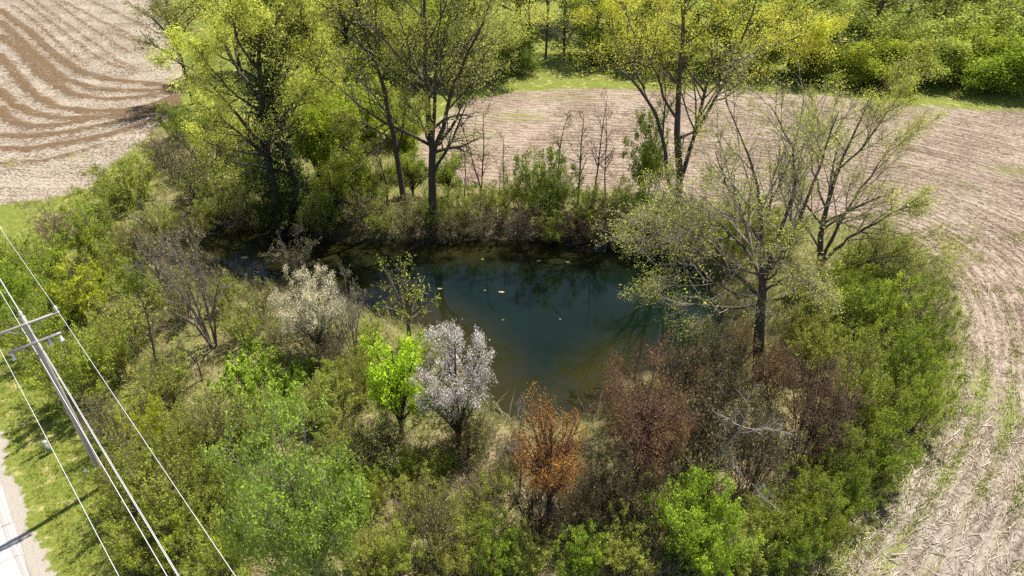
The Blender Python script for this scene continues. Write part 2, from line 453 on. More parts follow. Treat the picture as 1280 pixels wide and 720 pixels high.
M_LEAF = leaf_material("leaf_material", 0.38)
M_PETAL = leaf_material("petal_material", 0.25, 0.1, 0.35)
M_BARK = bark_material("bark_material")
M_GROUND = ground_material(); M_WATER = water_material(); M_ROAD = road_material()
M_STRAW = leaf_material("straw_material", 0.12, 0.2, 0.9)
M_WIRE = plain_material("wire_material", (0.66, 0.66, 0.68), 0.35, 0.0, 0.05)
M_POLE = plain_material("pole_wood_material", (0.42, 0.38, 0.34), 0.9, 0, 0.35, 5)
M_ARM = plain_material("crossarm_material", (0.34, 0.32, 0.30), 0.8, 0, 0.2, 6)
M_PORC = plain_material("insulator_material", (0.80, 0.80, 0.82), 0.25, 0, 0.05)
M_STEEL = plain_material("steel_material", (0.45, 0.46, 0.48), 0.4, 0.7, 0.1)

# ------------------------------------------------------------------ object helpers
COL = scene.collection
def link(name, me, mat=None, parent=None, color=None):
    o = bpy.data.objects.new(name, me); COL.objects.link(o)
    if mat is not None and not me.materials: me.materials.append(mat)
    if parent is not None: o.parent = parent
    if color is not None: o.color = (*color, 1)
    return o
def tag(o, label=None, cat=None, group=None, kind=None):
    if label: o["label"] = label
    if cat: o["category"] = cat
    if group: o["group"] = group
    if kind: o["kind"] = kind
    return o
def empty(name, loc):
    e = bpy.data.objects.new(name, None); COL.objects.link(e)
    e.location = tuple(float(v) for v in loc); e.empty_display_size = 0.3
    return e

# ------------------------------------------------------------------ ground, fields, verge, pond
def build_ground():
    s = 0.54
    fx = np.arange(-92, 92 + s, s); fy = np.arange(6, 146 + s, s)
    xs = np.r_[[-4000, -1500, -600, -300, -180, -120], fx, [120, 180, 300, 600, 1500, 4000]]
    ys = np.r_[[-1500, -500, -150, -50, -15], fy, [160, 200, 280, 450, 900, 2000, 5000]]
    X, Y = np.meshgrid(xs, ys); shp = X.shape
    x, y = X.ravel(), Y.ravel()
    # jitter keeps zone borders from following the grid
    rs = np.random.RandomState(3)
    inner = (np.abs(x) < 91) & (y > 7) & (y < 145)
    x = x + inner * rs.uniform(-0.13, 0.13, x.size); y = y + inner * rs.uniform(-0.13, 0.13, x.size)
    dp, fr, fl = sdist(x, y, POND), sdist(x, y, FIELD_R), sdist(x, y, FIELD_L)
    rd = roadd(x, y)
    z = height(x, y, dict(pond=dp, fr=fr, fl=fl))
    td = np.full(x.size, 1e9)
    for t in TILL: td = np.minimum(td, sdist(x, y, t, False))
    till = 1 - smooth(0.2, 1.2, td)
    tf = np.full(x.size, 1e9)
    for t in FINE_TILL: tf = np.minimum(tf, sdist(x, y, t, False))
    till = np.maximum(till, .8 * (1 - smooth(.1, .6, tf)))
    z = z + np.where(till > 0, till * (0.10 + 0.18 * (vnoise(x, y, 0.8, 9) + 0.5)), 0)
    mR, mL = smooth(0.6, -0.6, fr), smooth(0.6, -0.6, fl)
    verge = smooth(-9.5, -7.5, rd + vnoise(x, y, 5, 5) * 3)
    meadow = np.maximum(smooth(70, 76, y + vnoise(x, y, 8, 6) * 6) * (y < 1e9), smooth(26, 31, -x - 0.42 * (y - 43) + vnoise(x, y, 5, 7) * 4) * smooth(40, 44, y))
    grass = np.clip(np.maximum(verge, meadow), 0, 1)
    # weeds growing back in the stubble
    weed = np.zeros(x.size)
    for (px, py, w, h, a) in [(1215, 480, 44, 95, .72), (1270, 520, 24, 140, .74), (1165, 570, 44, 70, .55), (1090, 690, 80, 55, .55), (1262, 212, 34, 9, .7),
                              (1205, 235, 30, 25, .35), (650, 146, 50, 8, .6), (700, 122, 90, 5, .5), (600, 165, 30, 30, .35), (1180, 500, 20, 70, .45),
                              (20, 205, 25, 10, .55), (100, 195, 25, 14, .5), (60, 225, 30, 10, .4), (150, 180, 40, 12, .45)]:
        c = gp(px, py); ex = gp(px + w, py)[0] - c[0]; ey = abs(gp(px, py - h)[1] - gp(px, py + h)[1]) / 2
        weed = np.maximum(weed, a * np.exp(-((x - c[0]) / ex) ** 2 - ((y - c[1]) / ey) ** 2))
    weed = np.maximum(weed, 0.5 * smooth(1.6, 0, np.abs(fr + 0.3)) )
    litter = np.zeros(x.size)
    for (px, py, w, h, a) in [(560, 610, 60, 35, 1), (530, 650, 60, 60, .6), (470, 600, 40, 30, .7), (640, 280, 160, 22, .9), (340, 400, 60, 60, .6), (700, 620, 60, 60, .8),
                              (900, 560, 120, 90, .8), (600, 560, 60, 30, 1), (180, 320, 50, 40, .7), (230, 190, 60, 40, .6), (1180, 660, 170, 130, 1), (1260, 560, 90, 120, .7)]:
        c = gp(px, py); ex = gp(px + w, py)[0] - c[0]; ey = abs(gp(px, py - h)[1] - gp(px, py + h)[1]) / 2
        litter = np.maximum(litter, a * np.exp(-((x - c[0]) / ex) ** 2 - ((y - c[1]) / ey) ** 2))
    gravel = smooth(-1.0, -0.45, rd + vnoise(x, y, 2, 12) * 0.7)
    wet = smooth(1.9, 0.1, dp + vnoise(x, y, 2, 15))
    rowR, runR = along(x, y, EDGE_R); rowL, runL = along(x, y, np.vstack([TILL[0][:1] + (TILL[0][:1] - TILL[0][1:2]) * 8, TILL[0]]))
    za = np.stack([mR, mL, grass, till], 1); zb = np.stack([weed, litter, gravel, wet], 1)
    ny, nx = shp
    i = np.arange(ny - 1)[:, None] * nx + np.arange(nx - 1)[None, :]
    F = np.stack([i, i + 1, i + nx + 1, i + nx], -1).reshape(-1, 4)
    V = np.stack([x, y, z], 1)
    fc = lambda a: a[F].mean(1)
    kr, kl, kg = fc(fr) < 0, fc(fl) < 0, (fc(verge) > 0.5)
    kr &= ~kl; kg &= ~(kr | kl)
    sel = {'ground': ~(kr | kl | kg), 'field': kr, 'field_b': kl, 'grass_verge': kg}
    for nm, k in sel.items():
        f = F[k]; u, inv = np.unique(f, return_inverse=True)
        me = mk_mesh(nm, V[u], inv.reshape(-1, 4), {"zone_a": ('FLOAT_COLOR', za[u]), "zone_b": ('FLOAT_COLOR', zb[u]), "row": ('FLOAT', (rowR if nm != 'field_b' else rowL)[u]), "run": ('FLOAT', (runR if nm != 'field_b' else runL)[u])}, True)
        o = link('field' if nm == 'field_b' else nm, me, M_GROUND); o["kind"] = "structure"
        if nm == 'field': o["label"] = "pinkish tan maize stubble field curving round the thicket"
        if nm == 'field_b': o["label"] = "stubble field with curved brown tilled strips at upper left"
        if nm == 'grass_verge': o["label"] = "mottled grass verge between the pale road and the shrubs"
    # pond water
    b0, b1 = POND.min(0) - 1, POND.max(0) + 1
    gx, gy = np.arange(b0[0], b1[0], 0.5), np.arange(b0[1], b1[1], 0.5)
    X, Y = np.meshgrid(gx, gy); x, y = X.ravel(), Y.ravel(); d = sdist(x, y, POND)
    i = np.arange(len(gy) - 1)[:, None] * len(gx) + np.arange(len(gx) - 1)[None, :]
    F = np.stack([i, i + 1, i + len(gx) + 1, i + len(gx)], -1).reshape(-1, 4)
    F = F[d[F].min(1) < 0.7]
    u, inv = np.unique(F, return_inverse=True)
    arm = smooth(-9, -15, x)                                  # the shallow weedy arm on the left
    sh = np.clip(np.maximum((1 - smooth(0, 5.5, -d)) * (1 - .8 * smooth(6, 11, x)), arm * 0.85), 0, 1)  # shallows' tone cut at the right end: overhanging trees' shade put into the colour
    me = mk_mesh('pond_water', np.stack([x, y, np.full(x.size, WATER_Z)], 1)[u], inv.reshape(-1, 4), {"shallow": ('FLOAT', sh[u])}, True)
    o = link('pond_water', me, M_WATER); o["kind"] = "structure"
    # road pavement
    w = 6.0
    pts = []
    ts = np.arange(-60, 60, 2.0)
    rs = np.random.RandomState(8)
    for t in ts:
        for q, dz in ((-0.02 + rs.uniform(-.12, .12), 0.0), (0.25, 0.05), (w * .5, 0.12), (w, 0.05)):
            p = ROAD_E + ROAD_U * t + ROAD_N * q
            pts.append((p[0], p[1], 0.012 + dz * 0.6))
    F = [(a * 4 + c, a * 4 + c + 1, (a + 1) * 4 + c + 1, (a + 1) * 4 + c) for a in range(len(ts) - 1) for c in range(3)]
    o = link('road', mk_mesh('road', pts, F), M_ROAD); tag(o, "pale cracked country road at the lower left corner", kind="structure")
build_ground()

# ------------------------------------------------------------------ plant prototypes (meshes only; shared by the copies)
class Proto:
    pass

def make_proto(seed, stems, radii, levels, leaf=None, wood_k=(6, 4, 3, 3, 3), nres=12, split=True, extra_leaf=None, jit=0.0, leaf_levels=1):
    """stems: list of polylines from the base; levels: spawn() settings from limb to twig"""
    rng = np.random.RandomState(seed)
    S = np.stack([resample(s, nres, rng, jit) for s in stems])
    R = np.stack([np.interp(np.linspace(0, 1, nres), np.linspace(0, 1, len(r)), r) for r in radii])
    pr = Proto()
    trunk = tubes(S, R, wood_k[0])
    wood, cur, allb = [], (S, R), [(S, R)]
    for li, lv in enumerate(levels):
        lv = dict(lv); src = lv.pop('src', None)
        P0, R0 = cur if src is None else allb[src]
        cur = spawn(rng, P0, R0, **lv)
        allb.append(cur)
        wood.append(tubes(cur[0], cur[1], wood_k[min(li + 1, len(wood_k) - 1)]))
    if split:
        pr.trunk = mk_mesh('trunk', *trunk, smooth_shade=True); pr.branches = mk_mesh('branches', *join(wood)) if wood else None
    else:
        pr.trunk = None; pr.branches = mk_mesh('stems', *join([trunk] + wood))
    LV = []
    def add_leaf(l):
        l = dict(l); which = l.pop('on', -1)
        LV.append(leaves(rng, allb[which][0], **l))
    pr.crown = None
    if leaf:
        for l in (leaf if isinstance(leaf, list) else [leaf]): add_leaf(l)
        V, F = join([(a, b) for a, b, c in LV])
        pr.crown = mk_mesh('crown', V, F, {"rnd": ('FLOAT', np.concatenate([c for a, b, c in LV]))})
    pr.extra = None
    if extra_leaf:
        V, F, c = leaves(rng, allb[extra_leaf.get('on', -1)][0][:extra_leaf.get('first')], **{k: v for k, v in extra_leaf.items() if k not in ('on', 'first', 'zmin')})
        pr.ivy = 'first' in extra_leaf
        if 'zmin' in extra_leaf:
            zc = V.reshape(-1, 4, 3)[:, :, 2].mean(1) + rng.normal(0, .35, len(F)); kk = zc > extra_leaf['zmin']
            V = V.reshape(-1, 4, 3)[kk].reshape(-1, 3); c = c.reshape(-1, 4)[kk].ravel(); F = np.arange(len(V)).reshape(-1, 4)
        pr.extra = mk_mesh('extra', V, F, {"rnd": ('FLOAT', c)})
    P = np.concatenate([a.reshape(-1, 3) for a, b in allb])
    pr.h = float(np.percentile(P[:, 2], 99.5)); pr.w = float(2 * np.percentile(np.hypot(P[:, 0], P[:, 1]), 96))
    for me in (pr.trunk, pr.branches):
        if me is not None: me.materials.append(M_BARK)
    if pr.crown is not None: pr.crown.materials.append(M_LEAF)
    if pr.extra is not None: pr.extra.materials.append(M_PETAL)
    return pr

def bush_stems(seed, n, H, Rr, base=0.35, curve=0.5, r0=0.03, lean=1.0):
    rng = np.random.RandomState(seed)
    st, rd = [], []
    for i in range(n):
        a = i * 2.399 + rng.uniform(-.4, .4); q = math.sqrt((i + .5) / n)
        b = rng.uniform(0, base, 1)[0]
        e = q * Rr * lean * rng.uniform(.75, 1.1)
        h = H * rng.uniform(.75, 1.05) * (1 - 0.45 * q * q)
        p0 = np.array([math.cos(a) * b, math.sin(a) * b, -0.1])
        p2 = np.array([math.cos(a) * (b + e), math.sin(a) * (b + e), h])
        p1 = p0 * .5 + p2 * .5 + np.array([0, 0, h * curve * .35]) - np.array([math.cos(a), math.sin(a), 0]) * e * .12
        st.append([p0, p1, p2]); r = r0 * rng.uniform(.7, 1.2); rd.append([r, r * .7, r * .3])
    return st, rd

PR = {}
# dense leafy rounded bush
def leafy_bush(seed, H=3.2, R=2.0, nst=16, per=7, size=0.07, c2=10, c3=8):
    st, rd = bush_stems(seed, nst, H * .9, R * .9, base=R * .35)
    return make_proto(seed, st, rd, [dict(count=c2, t=(.12, 1), ang=(48, 14), length=(.28, .5), n=4, wander=.18, up=.08),
        dict(count=c3, t=(.25, 1), ang=(48, 15), length=(.3, .6), n=3, wander=.2, up=.05, rmin=.005)],
        leaf=dict(per=per, size=size, spread=.06), nres=8, wood_k=(4, 3, 3), split=False)
for k in range(4):
    PR['bush%d' % k] = leafy_bush(10 + k, 3.2 + .25 * (k % 2), 1.9 + .2 * (k % 3), nst=13 + k, per=10 + (k % 2) * 2)
PR['dome'] = leafy_bush(19, 3.0, 2.0, nst=24, per=12, size=.065, c2=11, c3=9)
# fine upright willowy shrub, twiggy, small narrow leaves
def willowy(seed, H=3.6, R=1.9, nst=26, per=5, size=.07):
    st, rd = bush_stems(seed, nst, H * .92, R * .8, base=R * .45, curve=.3, r0=.022)
    return make_proto(seed, st, rd, [dict(count=12, t=(.2, 1), ang=(24, 8), length=(.25, .5), n=4, wander=.1, up=.09),
        dict(count=5, t=(.15, 1), ang=(26, 10), length=(.35, .7), n=3, wander=.12, up=.08, rmin=.006)],
        leaf=dict(per=per, size=size, spread=.04, aspect=.4), nres=8, wood_k=(4, 3, 3), split=False)
for k in range(3): PR['willowy%d' % k] = willowy(30 + k, per=8 + k)
# leafless twiggy shrub with buds
def twiggy(seed, H=3.2, R=1.9, nst=18, per=2, size=.05, rmin=.009, c2=12, c3=7):
    st, rd = bush_stems(seed, nst, H * .9, R * .85, base=R * .35, r0=.028)
    return make_proto(seed, st, rd, [dict(count=c2, t=(.15, 1), ang=(42, 14), length=(.3, .55), n=5, wander=.16, up=.05, rmin=rmin),
        dict(count=c3, t=(.2, 1), ang=(42, 15), length=(.4, .75), n=4, wander=.16, up=.04, rmin=rmin)],
        leaf=dict(per=per, size=size, spread=.05), nres=8, wood_k=(4, 3, 3), split=False)
for k in range(3): PR['twiggy%d' % k] = twiggy(50 + k, per=2 + k)
# sparse open shrub: a few upright bare stems, fine spray
def bare_shrub(seed, H=4.2, R=1.7, nst=7, per=1):
    st, rd = bush_stems(seed, nst, H, R * .9, base=.25, r0=.05, curve=.25)
    return make_proto(seed, st, rd, [dict(count=9, t=(.25, 1), ang=(34, 10), length=(.25, .45), n=5, wander=.12, up=.06, rmin=.01),
        dict(count=7, t=(.2, 1), ang=(36, 12), length=(.35, .6), n=4, wander=.12, up=.05, rmin=.008),
        dict(count=3, t=(.3, 1), ang=(36, 12), length=(.4, .6), n=3, wander=.12, up=.05, rmin=.007)],
        leaf=dict(per=per, size=.055, spread=.05), nres=9, wood_k=(5, 3, 3, 3), split=False)
for k in range(3): PR['bare%d' % k] = bare_shrub(70 + k)
# sapling: one thin trunk
def sapling(seed, H=6, spread=1.1, per=2, size=.07, lean=.5):
    rng = np.random.RandomState(seed)
    top = np.array([rng.uniform(-lean, lean), rng.uniform(-lean, lean), H])
    st = [[(0, 0, -.1), top * .35 + rng.normal(0, .1, 3), top * .7 + rng.normal(0, .12, 3), top]]
    return make_proto(seed, st, [[.06, .045, .03, .012]], [dict(count=16, t=(.3, 1), ang=(42, 10), length=(spread * .8, spread * 1.6), absolute=True, n=5, wander=.1, up=.1, rmin=.011),
        dict(count=6, t=(.2, 1), ang=(40, 12), length=(.3, .6), n=4, wander=.12, up=.05, rmin=.008)],
        leaf=dict(per=per, size=size, spread=.05), nres=12, wood_k=(6, 4, 3), split=True)
for k in range(3): PR['sapling%d' % k] = sapling(90 + k, H=5.5 + k * .7, per=1 + k)
# small round-headed tree, medium leaves
def small_tree(seed, H=5.5, R=2.2, trunk_h=1.4, nst=9, per=7, size=.11, c2=9, c3=6, extra=None, spread=.1):
    rng = np.random.RandomState(seed)
    st, rd = [], []
    st.append([(0, 0, -.15), (.05, .02, trunk_h), (.1, -.05, H * .5), (.12, .05, H * .8)]); rd.append([.13, .10, .06, .02])
    for i in range(nst):
        a = i * 2.399 + rng.uniform(-.3, .3); z0 = rng.uniform(.5, 1.0) * trunk_h
        e = R * rng.uniform(.65, 1.0); zt = H * rng.uniform(.45, .92) * (1 - .18 * (e / R) ** 3)
        st.append([(.03, 0, z0), (math.cos(a) * e * .45, math.sin(a) * e * .45, z0 + (zt - z0) * .55), (math.cos(a) * e, math.sin(a) * e, zt)]); rd.append([.06, .04, .012])
    return make_proto(seed, st, rd, [dict(count=c2, t=(.3, 1), ang=(46, 12), length=(.25, .45), n=4, wander=.15, up=.06),
        dict(count=c3, t=(.15, 1), ang=(45, 14), length=(.4, .75), n=3, wander=.18, up=.03, rmin=.006)],
        leaf=dict(per=per, size=size, spread=spread) if per else None, extra_leaf=extra, nres=9, wood_k=(5, 3, 3), split=False)
PR['broadleaf'] = small_tree(110, 6.0, 2.7, .7, 20, 14, .085, 13, 8)
PR['limetree'] = small_tree(111, 4.2, 1.5, .8, 12, 14, .08, 11, 7)
PR['opentree'] = small_tree(112, 4.6, 1.5, 1.5, 8, 3, .085, 7, 5)
PR['cream_blossom'] = small_tree(113, 4.4, 2.0, 1.0, 16, 2, .06, 11, 8, extra=dict(per=22, size=.042, zmin=1.9, spread=.07, t0=.3, aspect=.8))
PR['pink_blossom'] = small_tree(114, 5.2, 2.0, .6, 18, 4, .065, 11, 8, extra=dict(per=22, size=.044, zmin=2.3, spread=.07, t0=.4, aspect=.8))
PR['orange_tree'] = small_tree(115, 4.6, 1.5, 1.6, 20, 6, .045, 11, 8)
PR['redbrown_tree'] = small_tree(116, 5.6, 2.1, .8, 20, 7, .045, 13, 10)
PR['dense_green'] = small_tree(117, 5.0, 1.5, .3, 18, 14, .10, 11, 7)
# low broad-leaved weed clump
def weed_clump(seed, R=.9):
    st, rd = bush_stems(seed, 14, .75, R, base=R * .5, r0=.008)
    return make_proto(seed, st, rd, [dict(count=6, t=(.2, 1), ang=(55, 14), length=(.4, .7), n=3, wander=.2, up=.05)],
        leaf=dict(per=7, size=.16, spread=.06, aspect=.6, up=1.2), nres=4, wood_k=(3, 3), split=False)
for k in range(2): PR['weed%d' % k] = weed_clump(130 + k)
# trees of the background rows
def far_tree(seed, H=15, R=4.5, nst=12, per=14, size=.2, c2=10, c3=6, lo=.3):
    rng = np.random.RandomState(seed)
    st = [[(0, 0, -.3), (.2, .1, H * .3), (-.1, .2, H * .6), (.1, 0, H * .95)]]; rd = [[.28, .22, .14, .03]]
    for i in range(nst):
        a = i * 2.399 + rng.uniform(-.4, .4); z0 = H * rng.uniform(lo * .7, .7)
        e = R * rng.uniform(.6, 1.05); zt = min(z0 + H * rng.uniform(.12, .38), H * .97)
        st.append([(0, 0.1, z0), (math.cos(a) * e * .5, math.sin(a) * e * .5, z0 + (zt - z0) * .6), (math.cos(a) * e, math.sin(a) * e, zt)]); rd.append([.12, .08, .02])
    return make_proto(seed, st, rd, [dict(count=c2, t=(.2, 1), ang=(45, 12), length=(.25, .5), n=4, wander=.15, up=.06, rmin=.025),
        dict(count=c3, t=(.15, 1), ang=(45, 14), length=(.4, .7), n=3, wander=.15, up=.03, rmin=.018)],
        leaf=dict(per=per, size=size, spread=.4), nres=9, wood_k=(6, 3, 3), split=False)
PR['far0'] = far_tree(140); PR['far1'] = far_tree(141, 13, 4, 14, 12, .19); PR['far2'] = far_tree(142, 17, 4.5, 11, 8, .2, lo=.45)
PR['farbush0'] = far_tree(143, 7, 3.4, 16, 15, .175, lo=.05); PR['farbush1'] = far_tree(144, 6, 3.2, 16, 13, .17, lo=.02)

_used = {}
def parts_of(e, pr, leafc, barkc, extrac=None, tree=False, twigc=None):
    g = min(leafc[1] * 1.5, .8); leafc = (max(min(leafc[0] * 1.62, .8), g * .70), g, leafc[2] * 1.5)
    if pr.trunk is not None: link('trunk', pr.trunk, None, e, barkc)
    if pr.branches is not None: link('branches' if (tree or pr.trunk is not None) else 'stems', pr.branches, None, e, twigc or barkc)
    if pr.crown is not None: link('crown' if tree else 'foliage', pr.crown, None, e, leafc)
    if pr.extra is not None: link('ivy' if pr.ivy else 'blossom', pr.extra, None, e, extrac)

BROWN, GREY, DARK, REDD, PALE = (.18, .135, .095), (.27, .235, .20), (.075, .058, .045), (.19, .10, .085), (.42, .38, .34)
PLRNG = random.Random(5)
def plant(key, bx, by, ty, w, leafc, label, name='shrub', cat='shrub', bark=BROWN, extra=None, group=None, tree=False, rot=None):
    """stand a copy of a plant with its foot at (bx, by), as tall and wide as it shows there"""
    pr = PR[key]
    b = on_ground(bx, by)
    depth = b[1] * CT + (CAM_H - b[2]) * ST
    wid = w * depth / FPX
    top = at(bx, ty, b[1])[2]
    hgt = max(top - b[2], 0.4)
    e = empty(name, b)
    sxy, sz = wid / pr.w, hgt / pr.h
    e.scale = (sxy, sxy, sz)
    e.rotation_euler = (0, 0, PLRNG.uniform(0, 6.283) if rot is None else rot)
    def j(c):
        f = PLRNG.uniform(.9, 1.12)
        return tuple(max(0.002, v * f * PLRNG.uniform(.97, 1.03)) for v in c)
    parts_of(e, pr, j(leafc), j(bark), extra, tree)
    tag(e, label, cat, group)
    return e

ORD = ['first', 'second', 'third', 'fourth', 'fifth', 'sixth', 'seventh', 'eighth', 'ninth', 'tenth', 'eleventh', 'twelfth', 'thirteenth', 'fourteenth',
       'fifteenth', 'sixteenth', 'seventeenth', 'eighteenth', 'nineteenth', 'twentieth', 'twenty-first', 'twenty-second', 'twenty-third', 'twenty-fourth', 'twenty-fifth', 'twenty-sixth', 'twenty-seventh', 'twenty-eighth']
def row(items, pattern, name, cat, group, **kw):
    """a row of like plants; the label counts them from the left"""
    for i, it in enumerate(sorted(items, key=lambda q: q[1])):
        plant(*it[:6], pattern.format(ORD[i]), name, cat, group=group, **dict(kw, **(it[6] if len(it) > 6 else {})))

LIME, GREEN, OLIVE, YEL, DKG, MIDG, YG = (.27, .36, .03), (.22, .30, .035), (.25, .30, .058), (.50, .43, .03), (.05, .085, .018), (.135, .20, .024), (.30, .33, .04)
BUD, RUST, ORNG, CREAM, PINK, FRESH = (.20, .19, .07), (.20, .12, .06), (.33, .175, .045), (.76, .68, .50), (.84, .75, .73), (.22, .34, .04)

# ------------------------------------------------------------------ the feature trees round the pond
def feature(name, label, base, stems, radii, levels, leaf, bark, leafc, seed, cat='tree', extra=None, extrac=None, depth=None, nres=12, jit=.05, twigc=None):
    """stems given as (px, py, metres nearer/farther than the foot); built in metres about the foot"""
    b = on_ground(*base)
    loc = []
    for s in stems:
        loc.append([at(q[0], q[1], b[1] + (q[2] if len(q) > 2 else 0)) - b for q in s])
    loc[0][0] = np.array([0, 0, -.3])
    pr = make_proto(seed, loc, radii, levels, leaf=leaf, nres=nres, jit=jit, extra_leaf=extra, wood_k=(8, 5, 4, 3, 3))
    e = empty(name, b)
    parts_of(e, pr, leafc, bark, extrac, True, twigc)
    tag(e, label, cat)
    return e

LV_OPEN = [dict(count=11, t=(.25, 1), ang=(40, 12), length=(.28, .52), n=6, wander=.10, up=.06, rmin=.03),
           dict(count=8, t=(.2, 1), ang=(42, 12), length=(.35, .6), n=5, wander=.12, up=.04, rmin=.018),
           dict(count=6, t=(.15, 1), ang=(42, 12), length=(.4, .75), n=3, wander=.14, up=.02, rmin=.011)]
# central forked tree on the far bank
feature('forked_tree', 'tall forked tree with dark trunk standing on the middle of the far bank', (542, 293),
    [[(542, 293), (541, 240), (540, 190), (534, 120), (530, 70), (532, 20), (530, -30), (528, -70)],
     [(541, 190), (543, 120, .4), (547, 60, .8), (551, 10, 1), (556, -50, 1.2)],
     [(541, 192), (556, 158, -.4), (561, 118, -.8), (572, 95, -1.2), (588, 60, -1.6), (608, 20, -2), (622, -20, -2)],
     [(548, 182), (573, 146, 1), (584, 107, 1.8), (600, 75, 2.4), (625, 45, 3)],
     [(540, 188), (528, 153, -1), (522, 139, -1.5), (500, 127, -2.2)],
     [(534, 120), (518, 80, 1), (505, 40, 1.5), (492, 0, 2)],
     [(531, 70), (545, 30, -1.5), (566, -10, -2), (580, -40, -2)]],
    [[.36, .30, .22, .13, .05], [.18, .12, .07, .03], [.19, .14, .09, .03], [.13, .09, .03], [.10, .06, .025], [.10, .06, .025], [.09, .05, .02]],
    LV_OPEN, dict(per=9, size=.085, spread=.2), DARK, (.35, .40, .085), 201)
# leaning tree left of it
feature('leaning_tree', 'slim dark trunked tree leaning left beside the forked tree', (507, 268),
    [[(507, 268), (499, 208), (492, 174), (485, 139), (478, 100), (469, 70), (455, 35), (443, 0), (430, -50)],
     [(469, 70), (471, 35, .5), (470, 0, 1), (474, -40, 1)],
     [(490, 180), (469, 160, -.6), (445, 149, -1.2), (425, 152, -1.6)],
     [(468, 74), (440, 73, 1), (400, 78, 2), (380, 70, 2.4)],
     [(455, 36), (421, 17, -1), (395, 0, -1.8), (370, -20, -2)],
     [(478, 100), (500, 70, -1), (512, 40, -1.6)]],
    [[.26, .22, .18, .13, .05], [.12, .08, .03], [.10, .06, .02], [.08, .05, .02], [.09, .06, .02], [.07, .04, .02]],
    LV_OPEN, dict(per=9, size=.085, spread=.2), DARK, (.35, .40, .085), 202)
# the yellow tree
feature('yellow_tree', 'big tree with golden yellow spring leaves behind the pond', (850, 262),
    [[(850, 262), (849, 222), (845, 150), (852, 60), (857, 0), (862, -50)],
     [(850, 250), (836, 238, -.5), (830, 180, -1), (820, 139, -1.4), (806, 111, -1.8), (765, 78, -2.4), (723, 52, -3), (690, 42, -3.4)],
     [(847, 150), (836, 139, -1), (820, 90, -2), (790, 40, -3), (775, 0, -3)],
     [(849, 230), (868, 170, 1), (880, 115, 1.5), (890, 80, 2), (892, 35, 2), (888, -20, 2)],
     [(868, 170, 1), (900, 110, 0), (918, 76, -.5), (928, 45, -1), (945, 5, -1.2), (955, -40, -1)],
     [(905, 105), (935, 80, 1), (960, 50, 2), (985, 20, 2.4), (1000, -15, 2.5)],
     [(918, 76), (960, 60, -2), (1000, 45, -2.5), (1035, 35, -3)],
     [(880, 115, 1.5), (850, 70, 3), (830, 20, 4), (815, -20, 4)],
     [(806, 111, -1.8), (775, 55, -.6), (750, 20, 0), (735, -10, 0)]],
    [[.34, .30, .22, .14, .05], [.2, .16, .12, .05, .02], [.12, .08, .03], [.22, .16, .08, .03], [.15, .1, .03], [.10, .07, .02], [.10, .06, .02], [.10, .06, .02], [.09, .05, .02]],
    [LV_OPEN[0], LV_OPEN[1], dict(LV_OPEN[2], count=5)], dict(per=16, size=.09, spread=.24), (.10, .08, .06), (.56, .56, .07), 203)
# right-hand many-stemmed bare tree
SPR = [dict(count=8, t=(.25, 1), ang=(36, 9), length=(.32, .56), n=6, wander=.08, up=.04, rmin=.022),
       dict(count=7, t=(.15, 1), ang=(36, 10), length=(.4, .7), n=5, wander=.10, up=.04, rmin=.013),
       dict(count=5, t=(.1, 1), ang=(34, 12), length=(.45, .85), n=3, wander=.14, up=.02, rmin=.0075)]
feature('spreading_tree', 'nearly bare spreading tree with fanned limbs beside the right field', (1027, 352),
    [[(1027, 352), (1024, 318), (1024, 302), (1030, 275), (1034, 247), (1048, 215), (1062, 184), (1066, 156), (1080, 135), (1104, 100)],
     [(1026, 330), (1041, 296, .5), (1052, 275, .9), (1066, 250, 1.3), (1083, 225, 1.6), (1110, 190, 2), (1142, 165, 2.2)],
     [(1027, 328), (1055, 302, -.5), (1083, 285, -1), (1097, 278, -1.2), (1142, 250, -1.8)],
     [(1027, 345), (1066, 334, -1.2), (1097, 323, -1.8), (1139, 318, -2.4), (1165, 322, -2.8)],
     [(1060, 300), (1111, 297, .8), (1146, 306, 1.2), (1172, 330, 1.5)],
     [(1032, 260), (1015, 215, 1), (1010, 175, 1.5), (1020, 130, 2)],
     [(1048, 215), (1085, 175, -1), (1110, 140, -1.5), (1130, 110, -2)],
     [(1024, 310), (1000, 270, 1.5), (985, 235, 2), (975, 200, 2.4)]],
    [[.27, .2, .13, .07, .02], [.14, .10, .06, .02], [.13, .09, .02], [.10, .07, .02], [.07, .045, .015], [.08, .05, .015], [.07, .05, .015], [.09, .05, .015]],
    [dict(SPR[0], count=11), dict(SPR[1], count=9), dict(SPR[2], count=6)], dict(per=10, size=.07, spread=.22), (.11, .085, .065), (.33, .39, .07), 204, twigc=(.15, .115, .085))
